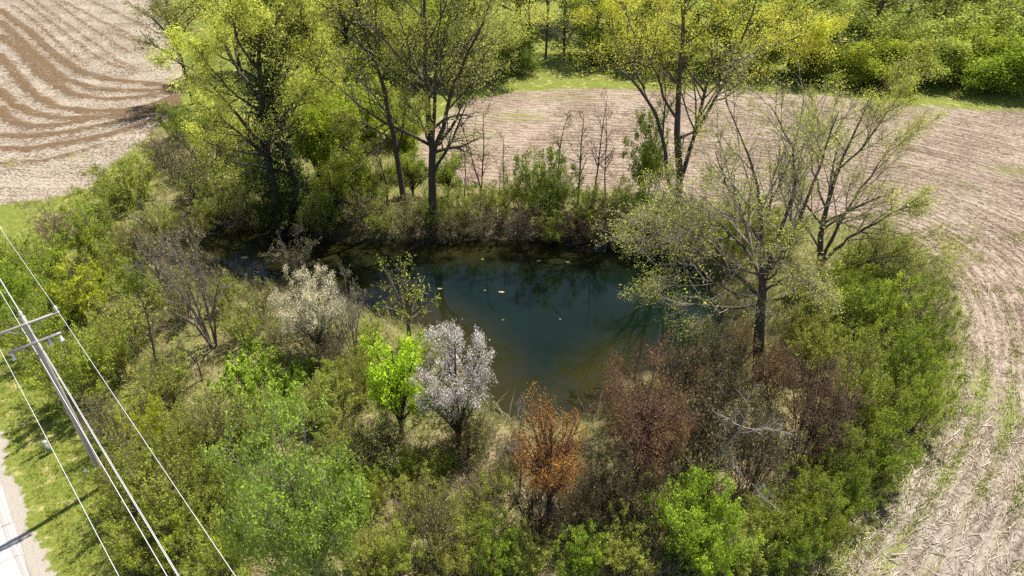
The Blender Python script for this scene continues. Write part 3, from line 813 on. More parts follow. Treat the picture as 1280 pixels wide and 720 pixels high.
# the dead-twigged tree leaning over the pond
feature('twiggy_tree', 'grey twiggy tree with thick trunk reaching over the right end of the pond', (948, 476),
    [[(948, 476), (949, 414), (953, 380), (956, 340), (951, 306), (949, 275), (953, 240), (941, 198), (923, 160), (905, 125)],
     [(955, 350), (968, 304, .6), (982, 275, 1), (996, 222, 1.4), (993, 187, 1.6), (979, 160, 1.6), (961, 130, 1.6)],
     [(956, 345), (989, 302, -.6), (1000, 275, -.8), (1014, 229, -1), (1031, 194, -1.2), (1048, 139, -1.4)],
     [(953, 372), (920, 345, -1), (885, 320, -1.6), (845, 300, -2), (800, 285, -2.4)],
     [(952, 380), (915, 385, .4), (875, 380, .8), (835, 385, 1), (805, 370, 1.2)],
     [(955, 350), (930, 310, 1.5), (900, 280, 2.2), (860, 250, 2.8), (820, 235, 3)],
     [(954, 365), (985, 345, -1.4), (1010, 350, -2), (1035, 375, -2.4)],
     [(951, 306), (925, 265, -1), (905, 225, -1.6), (895, 190, -2)],
     [(953, 368), (925, 372, -2), (890, 350, -3), (850, 345, -3.6), (815, 330, -4)],
     [(955, 345), (915, 330, -.2), (870, 290, -.4), (830, 270, -.6), (795, 262, -.8)],
     [(955, 355), (975, 335, -2), (990, 310, -3.4), (985, 290, -4)]],
    [[.38, .34, .26, .16, .10, .05, .02], [.15, .10, .06, .02], [.14, .10, .06, .02], [.11, .07, .02], [.09, .06, .02], [.11, .07, .02], [.08, .05, .02], [.10, .06, .02], [.07, .05, .02], [.07, .05, .02], [.07, .04, .02]],
    [dict(SPR[0], count=11, wander=.12), dict(SPR[1], count=8, up=.0, rmin=.015, wander=.14), dict(SPR[2], count=4, up=-.03, rmin=.010)], dict(per=6, size=.075, spread=.18), (.085, .066, .052), (.31, .37, .07), 205, twigc=(.24, .20, .155))
# willow on the left and its ivy-dark twin trunks
feature('willow_tree', 'large yellow-green willow with dark ivied trunks at the left end of the pond', (352, 292),
    [[(352, 292), (344, 243), (333, 187), (328, 130), (322, 80), (330, 30), (335, -20)],
     [(352, 290), (378, 243, .5), (358, 194, .8), (344, 163, 1), (335, 110, 1.4), (352, 60, 2), (370, 20, 2.4)],
     [(333, 185), (300, 150, -1), (270, 110, -1.6), (240, 85, -2.2), (215, 75, -2.6)],
     [(328, 130), (300, 90, 1), (275, 45, 1.6), (255, 10, 2)],
     [(335, 175), (375, 130, -1.4), (395, 90, -2), (405, 60, -2.4)],
     [(325, 90), (295, 50, -1.6), (290, 10, -2), (285, -30, -2)],
     [(335, 195), (300, 190, 1), (262, 180, 1.6), (235, 165, 2)],
     [(325, 100), (285, 75, .5), (250, 55, 1), (222, 50, 1.2)], [(328, 60), (350, 20, -2), (365, -10, -3), (375, -30, -3.4)],
     [(330, 140), (295, 120, -2.4), (265, 85, -3.6), (245, 60, -4)], [(335, 110), (370, 90, 1.6), (390, 50, 2.4), (400, 20, 3)],
     [(328, 60), (310, 20, 1), (312, -15, 1.4), (305, -40, 1.6)], [(335, 150), (310, 140, 2.4), (280, 140, 3.4), (255, 130, 4)]],
    [[.42, .34, .28, .2, .1, .03], [.36, .3, .22, .14, .05, .02], [.16, .10, .03], [.16, .10, .03], [.14, .09, .03], [.12, .08, .02], [.11, .07, .02]] + [[.11, .07, .02]] * 6,
    [dict(count=10, t=(.3, 1), ang=(46, 12), length=(.22, .42), n=6, wander=.12, up=-.01, rmin=.025),
     dict(count=8, t=(.2, 1), ang=(42, 12), length=(.35, .6), n=5, wander=.12, up=-.06, rmin=.015),
     dict(count=5, t=(.15, 1), ang=(38, 12), length=(.4, .75), n=3, wander=.14, up=-.11, rmin=.010)],
    dict(per=10, size=.115, spread=.25, aspect=.45), DARK, (.42, .48, .085), 206, extra=dict(on=0, per=5000, size=.15, spread=.6, first=2, t0=0, aspect=.8), extrac=(.035, .055, .014))

# ------------------------------------------------------------------ single plants that stand out
P = plant
# blossoming and coloured ones
P('cream_blossom', 402, 444, 346, 80, OLIVE, 'small tree covered in cream white blossom left of the pond', 'blossoming_tree', 'tree', DARK, CREAM, tree=True)
P('twiggy1', 408, 452, 404, 78, BUD, 'dark brown twiggy bush at the foot of the cream blossom', 'bare_shrub', 'shrub', (.12, .085, .07))
P('twiggy2', 585, 572, 520, 70, OLIVE, 'brown and olive twiggy bush at the foot of the pinkish white blossom', 'bare_shrub', 'shrub', (.14, .10, .08))
P('pink_blossom', 574, 556, 416, 94, (.17, .22, .06), 'pinkish white blossoming tree on the near bank of the pond', 'blossoming_tree', 'tree', DARK, PINK, tree=True)
P('limetree', 503, 545, 428, 78, (.26, .42, .025), 'bright lime green young tree beside the pinkish white blossom', 'young_tree', 'tree', DARK, tree=True)
P('opentree', 513, 436, 318, 74, (.27, .36, .05), 'thin yellow-green leafing tree left of the open water', 'young_tree', 'tree', BROWN, tree=True)
P('orange_tree', 686, 655, 505, 92, ORNG, 'small tree with orange rust coloured buds near the bottom middle', 'young_tree', 'tree', (.13, .075, .055), tree=True)
P('redbrown_tree', 792, 612, 433, 122, RUST, 'reddish brown budding tree at the near right corner of the pond', 'budding_tree', 'tree', (.17, .10, .085), tree=True)
P('broadleaf', 398, 736, 536, 150, (.165, .255, .038), 'large fresh green broadleaf tree at the bottom left of centre', 'broadleaf_tree', 'tree', GREY, tree=True)
P('bush3', 806, 246, 128, 66, (.11, .21, .022), 'dense bright green round tree in front of the yellow tree', 'young_tree', 'tree', DARK, tree=True)
P('bush2', 200, 556, 500, 60, (.33, .37, .03), 'small yellow-lime shrub above the brush pile near the wires')
P('dome', 865, 706, 614, 120, (.19, .30, .028), 'big rounded bright green bush at the bottom edge right of centre')
P('twiggy0', 83, 304, 262, 62, (.14, .09, .07), 'purple-brown leafless round bush at the left grass', 'bare_shrub', 'shrub', (.16, .10, .09))
P('bush3', 129, 326, 249, 70, GREEN, 'tall bright green bush right of the purple-brown bush')
P('bush0', 162, 254, 203, 104, (.16, .20, .03), 'mounded olive green bush at the corner of the left field')
P('twiggy1', 206, 210, 170, 50, BUD, 'dark brown clump below the tilled left field', 'bare_shrub', 'shrub', (.12, .075, .065))
P('bare0', 219, 372, 258, 88, BUD, 'bare grey shrub with upright stems left of the shallow water', 'bare_shrub', 'shrub', (.21, .18, .155))
P('bare1', 267, 432, 262, 96, BUD, 'bare grey small tree with crooked foot left of the cream blossom', 'bare_tree', 'tree', (.20, .165, .14))
P('bare2', 378, 356, 286, 66, BUD, 'leafless grey shrub standing at the water behind the cream blossom', 'bare_shrub', 'shrub', (.15, .12, .10))
P('bare0', 442, 442, 322, 58, BUD, 'leafless pale sapling between the cream blossom and the yellow-green tree', 'bare_shrub', 'shrub', (.27, .25, .23))
P('sapling0', 649, 620, 486, 56, BUD, 'bare grey sapling left of the orange tree', 'bare_sapling', 'sapling', (.24, .21, .19))
P('sapling1', 196, 456, 366, 50, OLIVE, 'thin bare sapling below the grey shrub on the left', 'bare_sapling', 'sapling', (.17, .13, .10))
P('sapling2', 253, 476, 420, 40, OLIVE, 'short thin sapling in the weeds left of centre', 'bare_sapling', 'sapling', (.15, .12, .09))
P('twiggy2', 1003, 572, 456, 112, (.15, .09, .065), 'dark reddish brown shrub among the green belt on the right', 'bare_shrub', 'shrub', (.155, .095, .085))
P('twiggy1', 873, 604, 470, 120, BUD, 'brown leafless thicket shrub between the reddish tree and the dead branch', 'bare_shrub', 'shrub', (.16, .115, .09))
P('twiggy0', 935, 610, 500, 90, BUD, 'dark twiggy shrub behind the pale dead branch', 'bare_shrub', 'shrub', (.12, .09, .075))
P('twiggy2', 902, 520, 425, 90, BUD, 'brown twiggy shrub at the foot of the grey leaning tree', 'bare_shrub', 'shrub', (.15, .105, .08))
P('twiggy0', 668, 664, 596, 80, (.13, .08, .06), 'dark purplish shrub under the orange tree', 'bare_shrub', 'shrub', (.12, .075, .075))
P('twiggy1', 545, 692, 606, 78, OLIVE, 'brown upright twiggy shrub left of the bottom middle', 'bare_shrub', 'shrub', (.17, .125, .085))
P('twiggy2', 770, 650, 560, 110, BUD, 'brown twiggy shrub under the reddish brown tree', 'bare_shrub', 'shrub', (.15, .10, .085))
P('bare1', 1140, 446, 364, 96, OLIVE, 'bare fan shaped shrub leaning out over the right field', 'bare_shrub', 'shrub', (.20, .15, .12), group=None)
P('twiggy0', 1108, 352, 290, 90, OLIVE, 'brown twiggy shrub beside the broken snag', 'bare_shrub', 'shrub', (.15, .105, .08))
P('bush0', 680, 274, 182, 88, (.14, .21, .03), 'rounded green bush on the far bank before the pink field')
P('willowy1', 235, 664, 548, 130, (.20, .24, .04), 'wide olive green willowy shrub left of the large broadleaf tree')
P('willowy2', 110, 508, 398, 118, (.21, .275, .03), 'big green shrub just right of the power pole')
P('twiggy2', 288, 566, 496, 82, OLIVE, 'brownish twiggy shrub above the broadleaf tree', 'bare_shrub', 'shrub', (.16, .12, .085))
P('twiggy1', 480, 588, 520, 90, OLIVE, 'dark tangled shrub under the lime green tree', 'bare_shrub', 'shrub', (.11, .09, .065))
P('bush3', 112, 396, 326, 80, (.30, .35, .03), 'bright yellow-green bush above the power pole shrub')

# ------------------------------------------------------------------ rows and belts of like shrubs
row([('willowy0', 12, 352, 292, 74, GREEN), ('willowy1', 62, 352, 290, 80, GREEN), ('bush1', 30, 392, 330, 76, (.19, .30, .025)), ('bush2', 76, 402, 338, 70, GREEN),
     ('bush0', 4, 420, 352, 70, (.17, .28, .03)), ('willowy0', 52, 446, 380, 70, GREEN), ('bush1', 150, 362, 300, 66, OLIVE)],
    '{} green shrub from the left in the thicket left of the pond', 'green_shrub', 'shrub', 'green shrubs of the left thicket')
row([('willowy0', 168, 436, 366, 84, OLIVE), ('willowy1', 182, 332, 262, 62, (.21, .20, .07)), ('willowy2', 205, 300, 250, 60, OLIVE), ('willowy2', 150, 470, 400, 70, OLIVE),
     ('willowy0', 232, 400, 336, 60, OLIVE), ('willowy1', 215, 500, 440, 80, OLIVE), ('willowy0', 306, 430, 380, 56, OLIVE), ('twiggy2', 330, 402, 352, 60, OLIVE),
     ('willowy2', 285, 390, 340, 50, OLIVE), ('bush0', 247, 300, 262, 52, (.22, .22, .06)), ('bush1', 180, 384, 326, 66, GREEN)],
    '{} olive shrub from the left between the left thicket and the water', 'olive_shrub', 'shrub', 'olive shrubs left of the water', bark=(.18, .145, .105))
row([('willowy1', 166, 640, 566, 84, (.19, .24, .03)), ('willowy0', 212, 706, 630, 104, (.21, .28, .03)), ('twiggy0', 150, 556, 490, 80, OLIVE), ('willowy2', 172, 722, 660, 60, OLIVE),
     ('willowy0', 255, 560, 500, 80, OLIVE), ('willowy2', 290, 640, 560, 84, (.19, .24, .035)), ('willowy1', 285, 716, 640, 90, (.21, .28, .03)), ('bush1', 235, 600, 535, 70, (.2, .24, .04)),
     ('willowy0', 320, 560, 500, 70, (.2, .23, .045)), ('willowy1', 192, 612, 548, 76, (.21, .26, .035))],
    '{} shrub from the left in the thicket under the power wires', 'willowy_shrub', 'shrub', 'shrubs under the wires')
LOW = [('willowy0', 415, 530, 470, 76, OLIVE), ('willowy1', 450, 500, 440, 64, (.2, .23, .04)), ('bush2', 470, 640, 590, 60, (.22, .27, .04)), ('willowy2', 430, 580, 530, 70, (.19, .23, .04)),
     ('bush2', 396, 536, 490, 64, (.2, .27, .04)), ('bush1', 500, 716, 655, 86, (.25, .31, .05)), ('bush0', 622, 716, 656, 70, (.19, .31, .03)), ('willowy1', 590, 680, 610, 80, OLIVE),
     ('bush3', 726, 716, 660, 64, (.19, .32, .03)), ('twiggy1', 600, 640, 590, 70, BUD), ('willowy2', 660, 716, 660, 70, OLIVE), ('willowy0', 570, 718, 670, 70, (.22, .25, .05)),
     ('twiggy2', 720, 660, 600, 80, BUD), ('willowy1', 775, 712, 650, 80, OLIVE), ('twiggy1', 640, 590, 540, 60, BUD), ('willowy2', 545, 600, 560, 50, OLIVE),
     ('willowy1', 460, 712, 660, 80, (.22, .27, .04)), ('twiggy0', 820, 670, 600, 80, OLIVE), ('willowy0', 525, 640, 595, 60, OLIVE), ('bush0', 420, 500, 455, 56, GREEN),
     ('twiggy1', 420, 470, 420, 50, BUD), ('twiggy0', 600, 560, 510, 60, OLIVE), ('willowy1', 466, 430, 396, 44, OLIVE), ('willowy2', 540, 452, 420, 40, GREEN), ('twiggy2', 352, 428, 392, 50, OLIVE), ('willowy0', 500, 470, 440, 40, OLIVE), ('bush1', 455, 466, 436, 44, GREEN), ('willowy2', 410, 452, 424, 36, OLIVE), ('bush0', 330, 560, 524, 50, GREEN), ('willowy1', 620, 620, 580, 50, OLIVE), ('bush2', 520, 600, 566, 44, GREEN),
     ('twiggy1', 850, 500, 430, 90, BUD, dict(bark=(.14, .1, .08))), ('twiggy2', 880, 470, 400, 80, BUD, dict(bark=(.13, .095, .075))), ('twiggy0', 830, 560, 480, 90, RUST, dict(bark=(.15, .1, .085))), ('twiggy1', 960, 500, 430, 70, (.2, .12, .06), dict(bark=(.15, .09, .07))), ('twiggy2', 920, 460, 400, 60, (.2, .12, .06), dict(bark=(.15, .09, .07)))]
row([q for q in LOW if q[1] < 560], '{} low shrub from the left, left of the pinkish white blossom', 'low_shrub', 'shrub', 'low shrubs left of the pinkish blossom')
row([q for q in LOW if q[1] >= 560], '{} low shrub counted rightwards from below the pinkish white blossom', 'low_shrub', 'shrub', 'low shrubs right of the pinkish blossom')
# dense green belt along the right field
row([('bush0', 1052, 420, 345, 90, MIDG), ('bush1', 1095, 430, 345, 96, GREEN), ('bush2', 1136, 420, 350, 76, (.17, .22, .03)), ('willowy1', 1078, 480, 400, 96, GREEN),
     ('bush0', 1122, 500, 410, 96, MIDG), ('bush1', 1140, 540, 455, 74, GREEN), ('bush2', 1085, 560, 465, 96, (.16, .23, .026)), ('willowy0', 1052, 540, 440, 84, OLIVE),
     ('bush3', 1090, 602, 525, 80, (.17, .25, .026)), ('bush1', 1040, 620, 540, 92, (.17, .21, .04)), ('willowy2', 1054, 648, 580, 66, (.15, .23, .024)), ('bush3', 1000, 660, 590, 90, MIDG),
     ('bush0', 1014, 690, 620, 76, (.2, .26, .03)), ('willowy1', 956, 690, 610, 86, (.19, .24, .035)), ('bush2', 978, 715, 650, 76, MIDG), ('bush3', 925, 716, 655, 80, OLIVE),
     ('willowy2', 1020, 470, 400, 76, OLIVE), ('bush2', 998, 440, 370, 76, (.19, .21, .045)), ('bush0', 1036, 390, 330, 70, (.22, .27, .03)), ('willowy0', 1070, 360, 300, 80, (.23, .29, .03)),
     ('bush0', 1146, 470, 395, 58, MIDG), ('twiggy2', 1112, 388, 322, 74, OLIVE), ('bush2', 1000, 380, 330, 60, (.22, .25, .04)), ('willowy1', 1146, 395, 345, 52, OLIVE),
     ('twiggy1', 1064, 500, 425, 60, OLIVE), ('twiggy0', 1030, 575, 500, 56, BUD), ('twiggy2', 1108, 455, 390, 50, OLIVE)],
    '{} green bush from the left in the belt along the right field', 'green_bush', 'bush', 'green bushes along the right field')
# far bank undergrowth
row([('bush0', 420, 280, 225, 70, OLIVE), ('twiggy0', 452, 284, 236, 60, OLIVE), ('bush1', 470, 262, 205, 64, (.15, .2, .03)), ('willowy0', 402, 296, 250, 56, (.15, .18, .03)),
     ('twiggy1', 512, 290, 245, 60, OLIVE), ('bush2', 575, 280, 232, 64, (.15, .2, .03)), ('twiggy2', 600, 292, 250, 60, BUD), ('willowy1', 622, 276, 215, 60, OLIVE),
     ('twiggy0', 648, 298, 258, 60, BUD), ('bush3', 690, 298, 262, 54, OLIVE), ('willowy2', 735, 286, 230, 62, (.15, .2, .03)), ('twiggy1', 720, 300, 262, 56, (.2, .12, .06)),
     ('twiggy2', 762, 300, 250, 66, BUD), ('bush0', 780, 284, 228, 66, OLIVE), ('willowy0', 815, 300, 240, 66, (.14, .18, .03)), ('twiggy1', 842, 312, 255, 66, BUD),
     ('willowy1', 875, 310, 245, 66, OLIVE), ('bush1', 905, 330, 265, 66, OLIVE), ('willowy2', 540, 286, 236, 60, (.15, .19, .035)), ('twiggy2', 560, 300, 262, 46, BUD), ('willowy0', 652, 262, 210, 50, OLIVE),
     ('twiggy0', 800, 310, 272, 46, (.17, .11, .06)), ('willowy1', 480, 294, 250, 50, OLIVE), ('bush2', 925, 300, 240, 70, OLIVE), ('willowy0', 965, 320, 262, 70, (.2, .23, .04)), ('twiggy1', 690, 262, 215, 60, OLIVE)],
    '{} undergrowth shrub from the left along the far bank', 'bank_shrub', 'shrub', 'undergrowth on the far bank')
row([('sapling0', 738, 262, 108, 46, BUD), ('sapling1', 722, 256, 130, 40, BUD), ('sapling2', 696, 250, 140, 36, BUD), ('sapling0', 757, 258, 138, 40, BUD), ('sapling1', 600, 262, 132, 36, BUD),
     ('sapling2', 484, 262, 168, 44, OLIVE), ('sapling0', 450, 262, 176, 44, OLIVE), ('sapling1', 630, 262, 160, 30, BUD)],
    '{} thin dark sapling from the left on the far bank', 'thin_sapling', 'sapling', 'thin saplings on the far bank', bark=DARK)
# thicket beneath and behind the willow
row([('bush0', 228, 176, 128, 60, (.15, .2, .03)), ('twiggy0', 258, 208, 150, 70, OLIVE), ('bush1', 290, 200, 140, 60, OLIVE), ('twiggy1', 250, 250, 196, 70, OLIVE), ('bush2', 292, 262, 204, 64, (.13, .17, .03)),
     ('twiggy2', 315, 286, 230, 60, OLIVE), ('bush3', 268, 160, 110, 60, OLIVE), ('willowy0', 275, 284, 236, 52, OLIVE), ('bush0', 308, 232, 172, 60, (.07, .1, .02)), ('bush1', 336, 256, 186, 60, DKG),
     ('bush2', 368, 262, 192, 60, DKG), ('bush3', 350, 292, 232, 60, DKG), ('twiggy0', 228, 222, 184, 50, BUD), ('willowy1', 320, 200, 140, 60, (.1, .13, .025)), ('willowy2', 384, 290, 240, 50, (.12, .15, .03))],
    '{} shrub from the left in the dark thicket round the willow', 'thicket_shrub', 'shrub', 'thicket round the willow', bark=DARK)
row([('dense_green', 402, 232, 130, 64, (.24, .3, .03)), ('limetree', 430, 232, 116, 70, (.22, .3, .03)), ('dense_green', 455, 206, 110, 62, (.2, .27, .03)), ('limetree', 412, 170, 84, 66, (.26, .31, .035)),
     ('dense_green', 475, 180, 100, 60, (.22, .27, .03)), ('limetree', 385, 180, 96, 56, (.24, .3, .03)), ('limetree', 448, 262, 178, 50, (.19, .25, .03)), ('dense_green', 504, 214, 140, 50, (.19, .25, .03)), ('limetree', 425, 280, 200, 50, (.2, .25, .03)),
     ('limetree', 516, 246, 190, 46, (.17, .23, .03)), ('limetree', 560, 250, 190, 44, (.18, .24, .03))],
    '{} leafy young tree from the left between the willow and the forked tree', 'leafy_young_tree', 'tree', 'leafy young trees between willow and forked tree', bark=DARK, tree=True)
# weeds with big fresh leaves
row([('weed0', 300, 470, 448, 40, FRESH), ('weed1', 325, 480, 456, 44, FRESH), ('weed0', 352, 490, 466, 44, FRESH), ('weed1', 310, 505, 482, 44, FRESH), ('weed0', 340, 455, 434, 36, FRESH), ('weed1', 366, 510, 488, 40, FRESH),
     ('weed0', 470, 605, 584, 34, FRESH), ('weed1', 500, 590, 570, 30, FRESH), ('weed0', 330, 520, 500, 40, FRESH), ('weed1', 285, 490, 470, 36, FRESH), ('weed0', 378, 470, 450, 34, FRESH), ('weed1', 356, 530, 510, 36, FRESH),
     ('weed0', 320, 440, 422, 30, FRESH), ('weed1', 560, 585, 568, 26, FRESH), ('weed0', 450, 560, 540, 32, FRESH)],
    '{} bright green weed clump from the left near the cream blossom', 'weed_clump', 'weed', 'bright weed clumps')

# ------------------------------------------------------------------ rows of trees beyond the fields
row([('far2', 243, 130, -20, 90, (.17, .19, .04)), ('far1', 392, 112, -30, 90, (.2, .2, .04)), ('far0', 300, 92, -30, 90, (.2, .22, .04)), ('far1', 350, 100, -30, 90, (.22, .22, .035)),
     ('far0', 440, 92, -40, 100, (.2, .23, .035)), ('far1', 500, 96, -30, 100, (.22, .27, .035)), ('far0', 560, 100, -20, 100, (.22, .29, .035)), ('far1', 610, 104, -10, 96, (.26, .325, .07)),
     ('farbush0', 590, 103, 34, 70, (.13, .2, .03)), ('farbush1', 640, 89, 34, 60, (.1, .15, .025)), ('farbush0', 520, 103, 46, 80, (.26, .325, .07)), ('farbush1', 470, 103, 50, 70, (.2, .26, .03)), ('farbush0', 420, 113, 56, 70, (.2, .26, .03))],
    '{} tree from the left in the row behind the far grass', 'far_tree', 'tree', 'trees behind the far grass', bark=DARK, tree=True)
row([('far2', 662, 82, -70, 56, (.15, .14, .04)), ('far2', 682, 74, -80, 50, (.16, .15, .04)), ('far2', 705, 70, -80, 60, (.16, .19, .04)), ('far0', 745, 70, -60, 100, (.26, .325, .07)), ('far1', 800, 74, -50, 100, (.26, .325, .07)), ('far0', 860, 80, -40, 110, (.26, .325, .07)),
     ('far1', 920, 84, -40, 110, (.26, .325, .07)), ('far0', 985, 90, -30, 110, (.26, .325, .07)), ('farbush1', 1010, 97, 50, 70, (.12, .16, .025)), ('farbush0', 770, 75, 24, 90, (.26, .325, .07)), ('farbush1', 840, 79, 30, 90, (.26, .325, .07)),
     ('farbush0', 930, 89, 38, 90, (.26, .325, .07))],
    '{} tree from the left in the wood behind the yellow tree', 'far_tree', 'tree', 'trees behind the yellow tree', bark=DARK, tree=True)
row([('far2', 1122, 62, -70, 90, (.26, .325, .07)), ('far2', 1172, 60, -80, 90, (.26, .325, .07)), ('far1', 1080, 84, -20, 96, (.26, .325, .07)), ('far0', 1230, 60, -50, 110, (.26, .325, .07)), ('farbush0', 1075, 103, 44, 80, (.25, .32, .035)),
     ('farbush1', 1120, 107, 54, 70, (.2, .24, .035)), ('farbush0', 1150, 103, 44, 80, (.26, .325, .07)), ('farbush1', 1196, 105, 40, 80, (.23, .29, .035)), ('farbush0', 1240, 111, 50, 90, (.2, .28, .03)), ('farbush1', 1280, 113, 44, 90, (.22, .3, .03)),
     ('far1', 1280, 90, -20, 110, (.26, .325, .07)), ('farbush0', 1160, 75, 4, 110, (.26, .325, .07)), ('farbush1', 1225, 75, 4, 110, (.26, .325, .07)), ('farbush0', 1100, 73, 10, 100, (.26, .325, .07)), ('far0', 1330, 80, -40, 120, (.26, .325, .07)), ('far1', 1180, 40, -60, 130, (.26, .325, .07)), ('far0', 1110, 40, -60, 130, (.26, .325, .07)), ('far1', 1270, 44, -60, 130, (.26, .325, .07))],
    '{} tree or bush from the left in the wood beyond the right field', 'wood_tree', 'tree', 'wood beyond the right field', bark=(.12, .095, .075), tree=True)
row([('far0', 420, 44, -60, 130, (.19, .24, .035)), ('far1', 500, 44, -60, 130, (.2, .26, .035)), ('far0', 580, 44, -60, 130, (.26, .325, .07)), ('far1', 650, 34, -60, 130, (.17, .2, .035)), ('far0', 730, 34, -60, 130, (.26, .325, .07)), ('far1', 810, 40, -60, 130, (.26, .325, .07)),
     ('far0', 890, 44, -60, 130, (.26, .325, .07)), ('far1', 970, 48, -60, 130, (.26, .325, .07)), ('far0', 1040, 48, -60, 130, (.26, .325, .07))],
    '{} crown from the left in the rearmost row of the far wood', 'rear_tree', 'tree', 'rearmost row of the far wood', bark=DARK, tree=True)

# ------------------------------------------------------------------ dead wood
def dead_wood(name, label, base, stems, radii, levels, col, seed, cat):
    b = on_ground(*base)
    loc = [[at(q[0], q[1], b[1] + q[2]) - b for q in s] for s in stems]
    pr = make_proto(seed, loc, radii, levels, nres=10, jit=.03, wood_k=(6, 4, 3, 3))
    e = empty(name, b)
    link('limb', pr.trunk, None, e, col); link('twigs', pr.branches, None, e, col)
    tag(e, label, cat)
TW = [dict(count=6, t=(.2, 1), ang=(42, 12), length=(.25, .5), n=5, wander=.12, up=.02, rmin=.014), dict(count=4, t=(.2, 1), ang=(42, 12), length=(.35, .6), n=4, wander=.14, up=.0, rmin=.010)]
dead_wood('dead_branch', 'forked pale bleached dead branch lying over the dark thicket', (888, 606),
    [[(888, 606, -2.2), (894, 580, -2.1), (912, 556, -2), (926, 532, -1.9), (940, 512, -1.8), (932, 498, -1.7)], [(926, 532, -1.9), (944, 538, -2), (962, 535, -2.1), (985, 540, -2.2)],
     [(911, 558, -2), (918, 580, -2.2), (932, 600, -2.4)], [(926, 533, -1.9), (905, 520, -1.8), (893, 515, -1.7)]],
    [[.05, .04, .018], [.024, .018, .01], [.026, .018, .01], [.024, .016, .01]], [dict(TW[0], count=7), dict(TW[1], count=4)], (.31, .28, .25), 301, 'branch')
dead_wood('dead_branch', 'pale grey dead branch low among the bottom right bushes', (985, 646), [[(985, 646, -1.5), (962, 630, -1.4), (948, 614, -1.2), (940, 604, -1)], [(962, 630, -1.4), (955, 618, -1.2), (958, 606, -1)]],
    [[.05, .035, .015], [.03, .012]], TW, (.33, .30, .27), 302, 'branch')
dead_wood('brush_pile', 'heap of bare cut branches beside the wires at lower left', (152, 582), [[(135, 592, -.5), (155, 572, 0), (180, 552, .6)], [(132, 570, .2), (150, 572, 0), (176, 582, -.4)], [(140, 585, 0), (158, 560, .3), (162, 535, .8)], [(170, 590, -.3), (150, 565, .3), (140, 545, .6)], [(128, 580, 0), (160, 580, .1), (184, 568, .3)]],
    [[.05, .03, .012]] * 5, [dict(TW[0], count=10), dict(TW[1], count=6)], (.26, .19, .17), 303, 'brush pile')
dead_wood('broken_snag', 'broken trunk stub with pale torn wood at the right belt', (1122, 380), [[(1122, 380, 0), (1124, 366, 0), (1128, 352, 0)], [(1124, 362, 0), (1112, 356, .3), (1098, 352, .6)]],
    [[.16, .14, .06], [.07, .03, .02]], [dict(TW[0], count=3), dict(TW[1], count=3)], (.48, .37, .25), 304, 'snag')
dead_wood('fallen_stem', 'brown broken leaning stems right of the forked tree', (608, 262), [[(608, 262, 0), (596, 220, .2), (585, 180, .4), (574, 150, .5)], [(580, 262, .4), (582, 220, .3), (578, 175, .5)]],
    [[.09, .07, .03], [.07, .05, .02]], [dict(TW[0], count=12, up=-.12), dict(TW[1], count=6, up=-.1)], (.17, .105, .08), 305, 'dead tree')

# ------------------------------------------------------------------ power pole and wires
def bx(c, s, R=None):
    q = np.array([[x, y, z] for x in (-.5, .5) for y in (-.5, .5) for z in (-.5, .5)]) * np.array(s)
    if R is not None: q = q @ R.T
    return q + np.array(c), np.array([[0, 1, 3, 2], [4, 6, 7, 5], [0, 4, 5, 1], [2, 3, 7, 6], [0, 2, 6, 4], [1, 5, 7, 3]])
def lathe(prof, k=10, o=(0, 0, 0)):
    V, F = [], []
    for r, z in prof:
        for j in range(k):
            V.append((o[0] + r * math.cos(j * 2 * math.pi / k), o[1] + r * math.sin(j * 2 * math.pi / k), o[2] + z))
    for i in range(len(prof) - 1):
        for j in range(k):
            F.append((i * k + j, i * k + (j + 1) % k, (i + 1) * k + (j + 1) % k, (i + 1) * k + j))
    return np.array(V), np.array(F)
UW = np.array([0.690, -0.724, 0]); AW = np.array([0.724, 0.690, 0])       # wire run, arm run
pb = np.array([-20.62, 23.0, 0.0]); pb[2] = hz(pb[0], pb[1])
RM = np.stack([AW, UW, [0, 0, 1]], 1)
pole = empty('power_pole', pb); tag(pole, 'grey wooden power pole with two crossarms beside the road', 'power pole')
link('pole', mk_mesh('pole', *lathe([(.15, -.3), (.145, 2), (.128, 6), (.11, 10.0), (.1, 10.65), (.01, 10.68)], 12), smooth_shade=True), M_POLE, pole)
zu, zl = 10.35, 9.35
def arm(z, half, off, y=0.17):
    o = link('crossarm', mk_mesh('crossarm', *bx(RM @ np.array([off, y, z]), (half * 2, .085, .1), RM)), M_ARM, pole)
    return o
a1 = arm(zu, 1.28, 0); a2 = arm(zl, 1.0, 0)
INS = [(.028, 0), (.028, .08), (.065, .09), (.075, .13), (.05, .16), (.07, .18), (.07, .22), (.04, .25), (.045, .28), (.005, .30)]
tops = []
for s in (-1.2, 1.2):
    q = RM @ np.array([s, .17, zu + .06]); link('insulator', mk_mesh('insulator', *lathe(INS, 10, q), smooth_shade=True), M_PORC, a1); tops.append(q + [0, 0, .27])
q = np.array([0, 0, 10.66]); link('insulator', mk_mesh('insulator', *lathe(INS, 10, q), smooth_shade=True), M_PORC, pole); tops.append(q + [0, 0, .27])
for s in (-.92, .5, .92):
    q = RM @ np.array([s, .17, zl - .42]); link('insulator', mk_mesh('insulator', *lathe([(.02, .36), (.05, .33), (.055, .1), (.09, .08), (.09, .02), (.02, 0)], 8, q)), M_PORC, a2)
for z, hf, p in ((zu, .7, a1), (zl, .6, a2)):
    for s in (-1, 1):
        pts = np.array([[RM @ np.array([s * hf, .24, z - .03]), RM @ np.array([0, .2, z - .55])]])
        link('brace', mk_mesh('brace', *tubes(pts, np.full((1, 2), .018), 5)), M_STEEL, p)
link('ground_wire', mk_mesh('ground_wire', *tubes(np.array([[(.1, -.14, 0), (.09, -.12, 5), (.08, -.1, 9)]]), np.full((1, 3), .012), 4)), M_STEEL, pole)
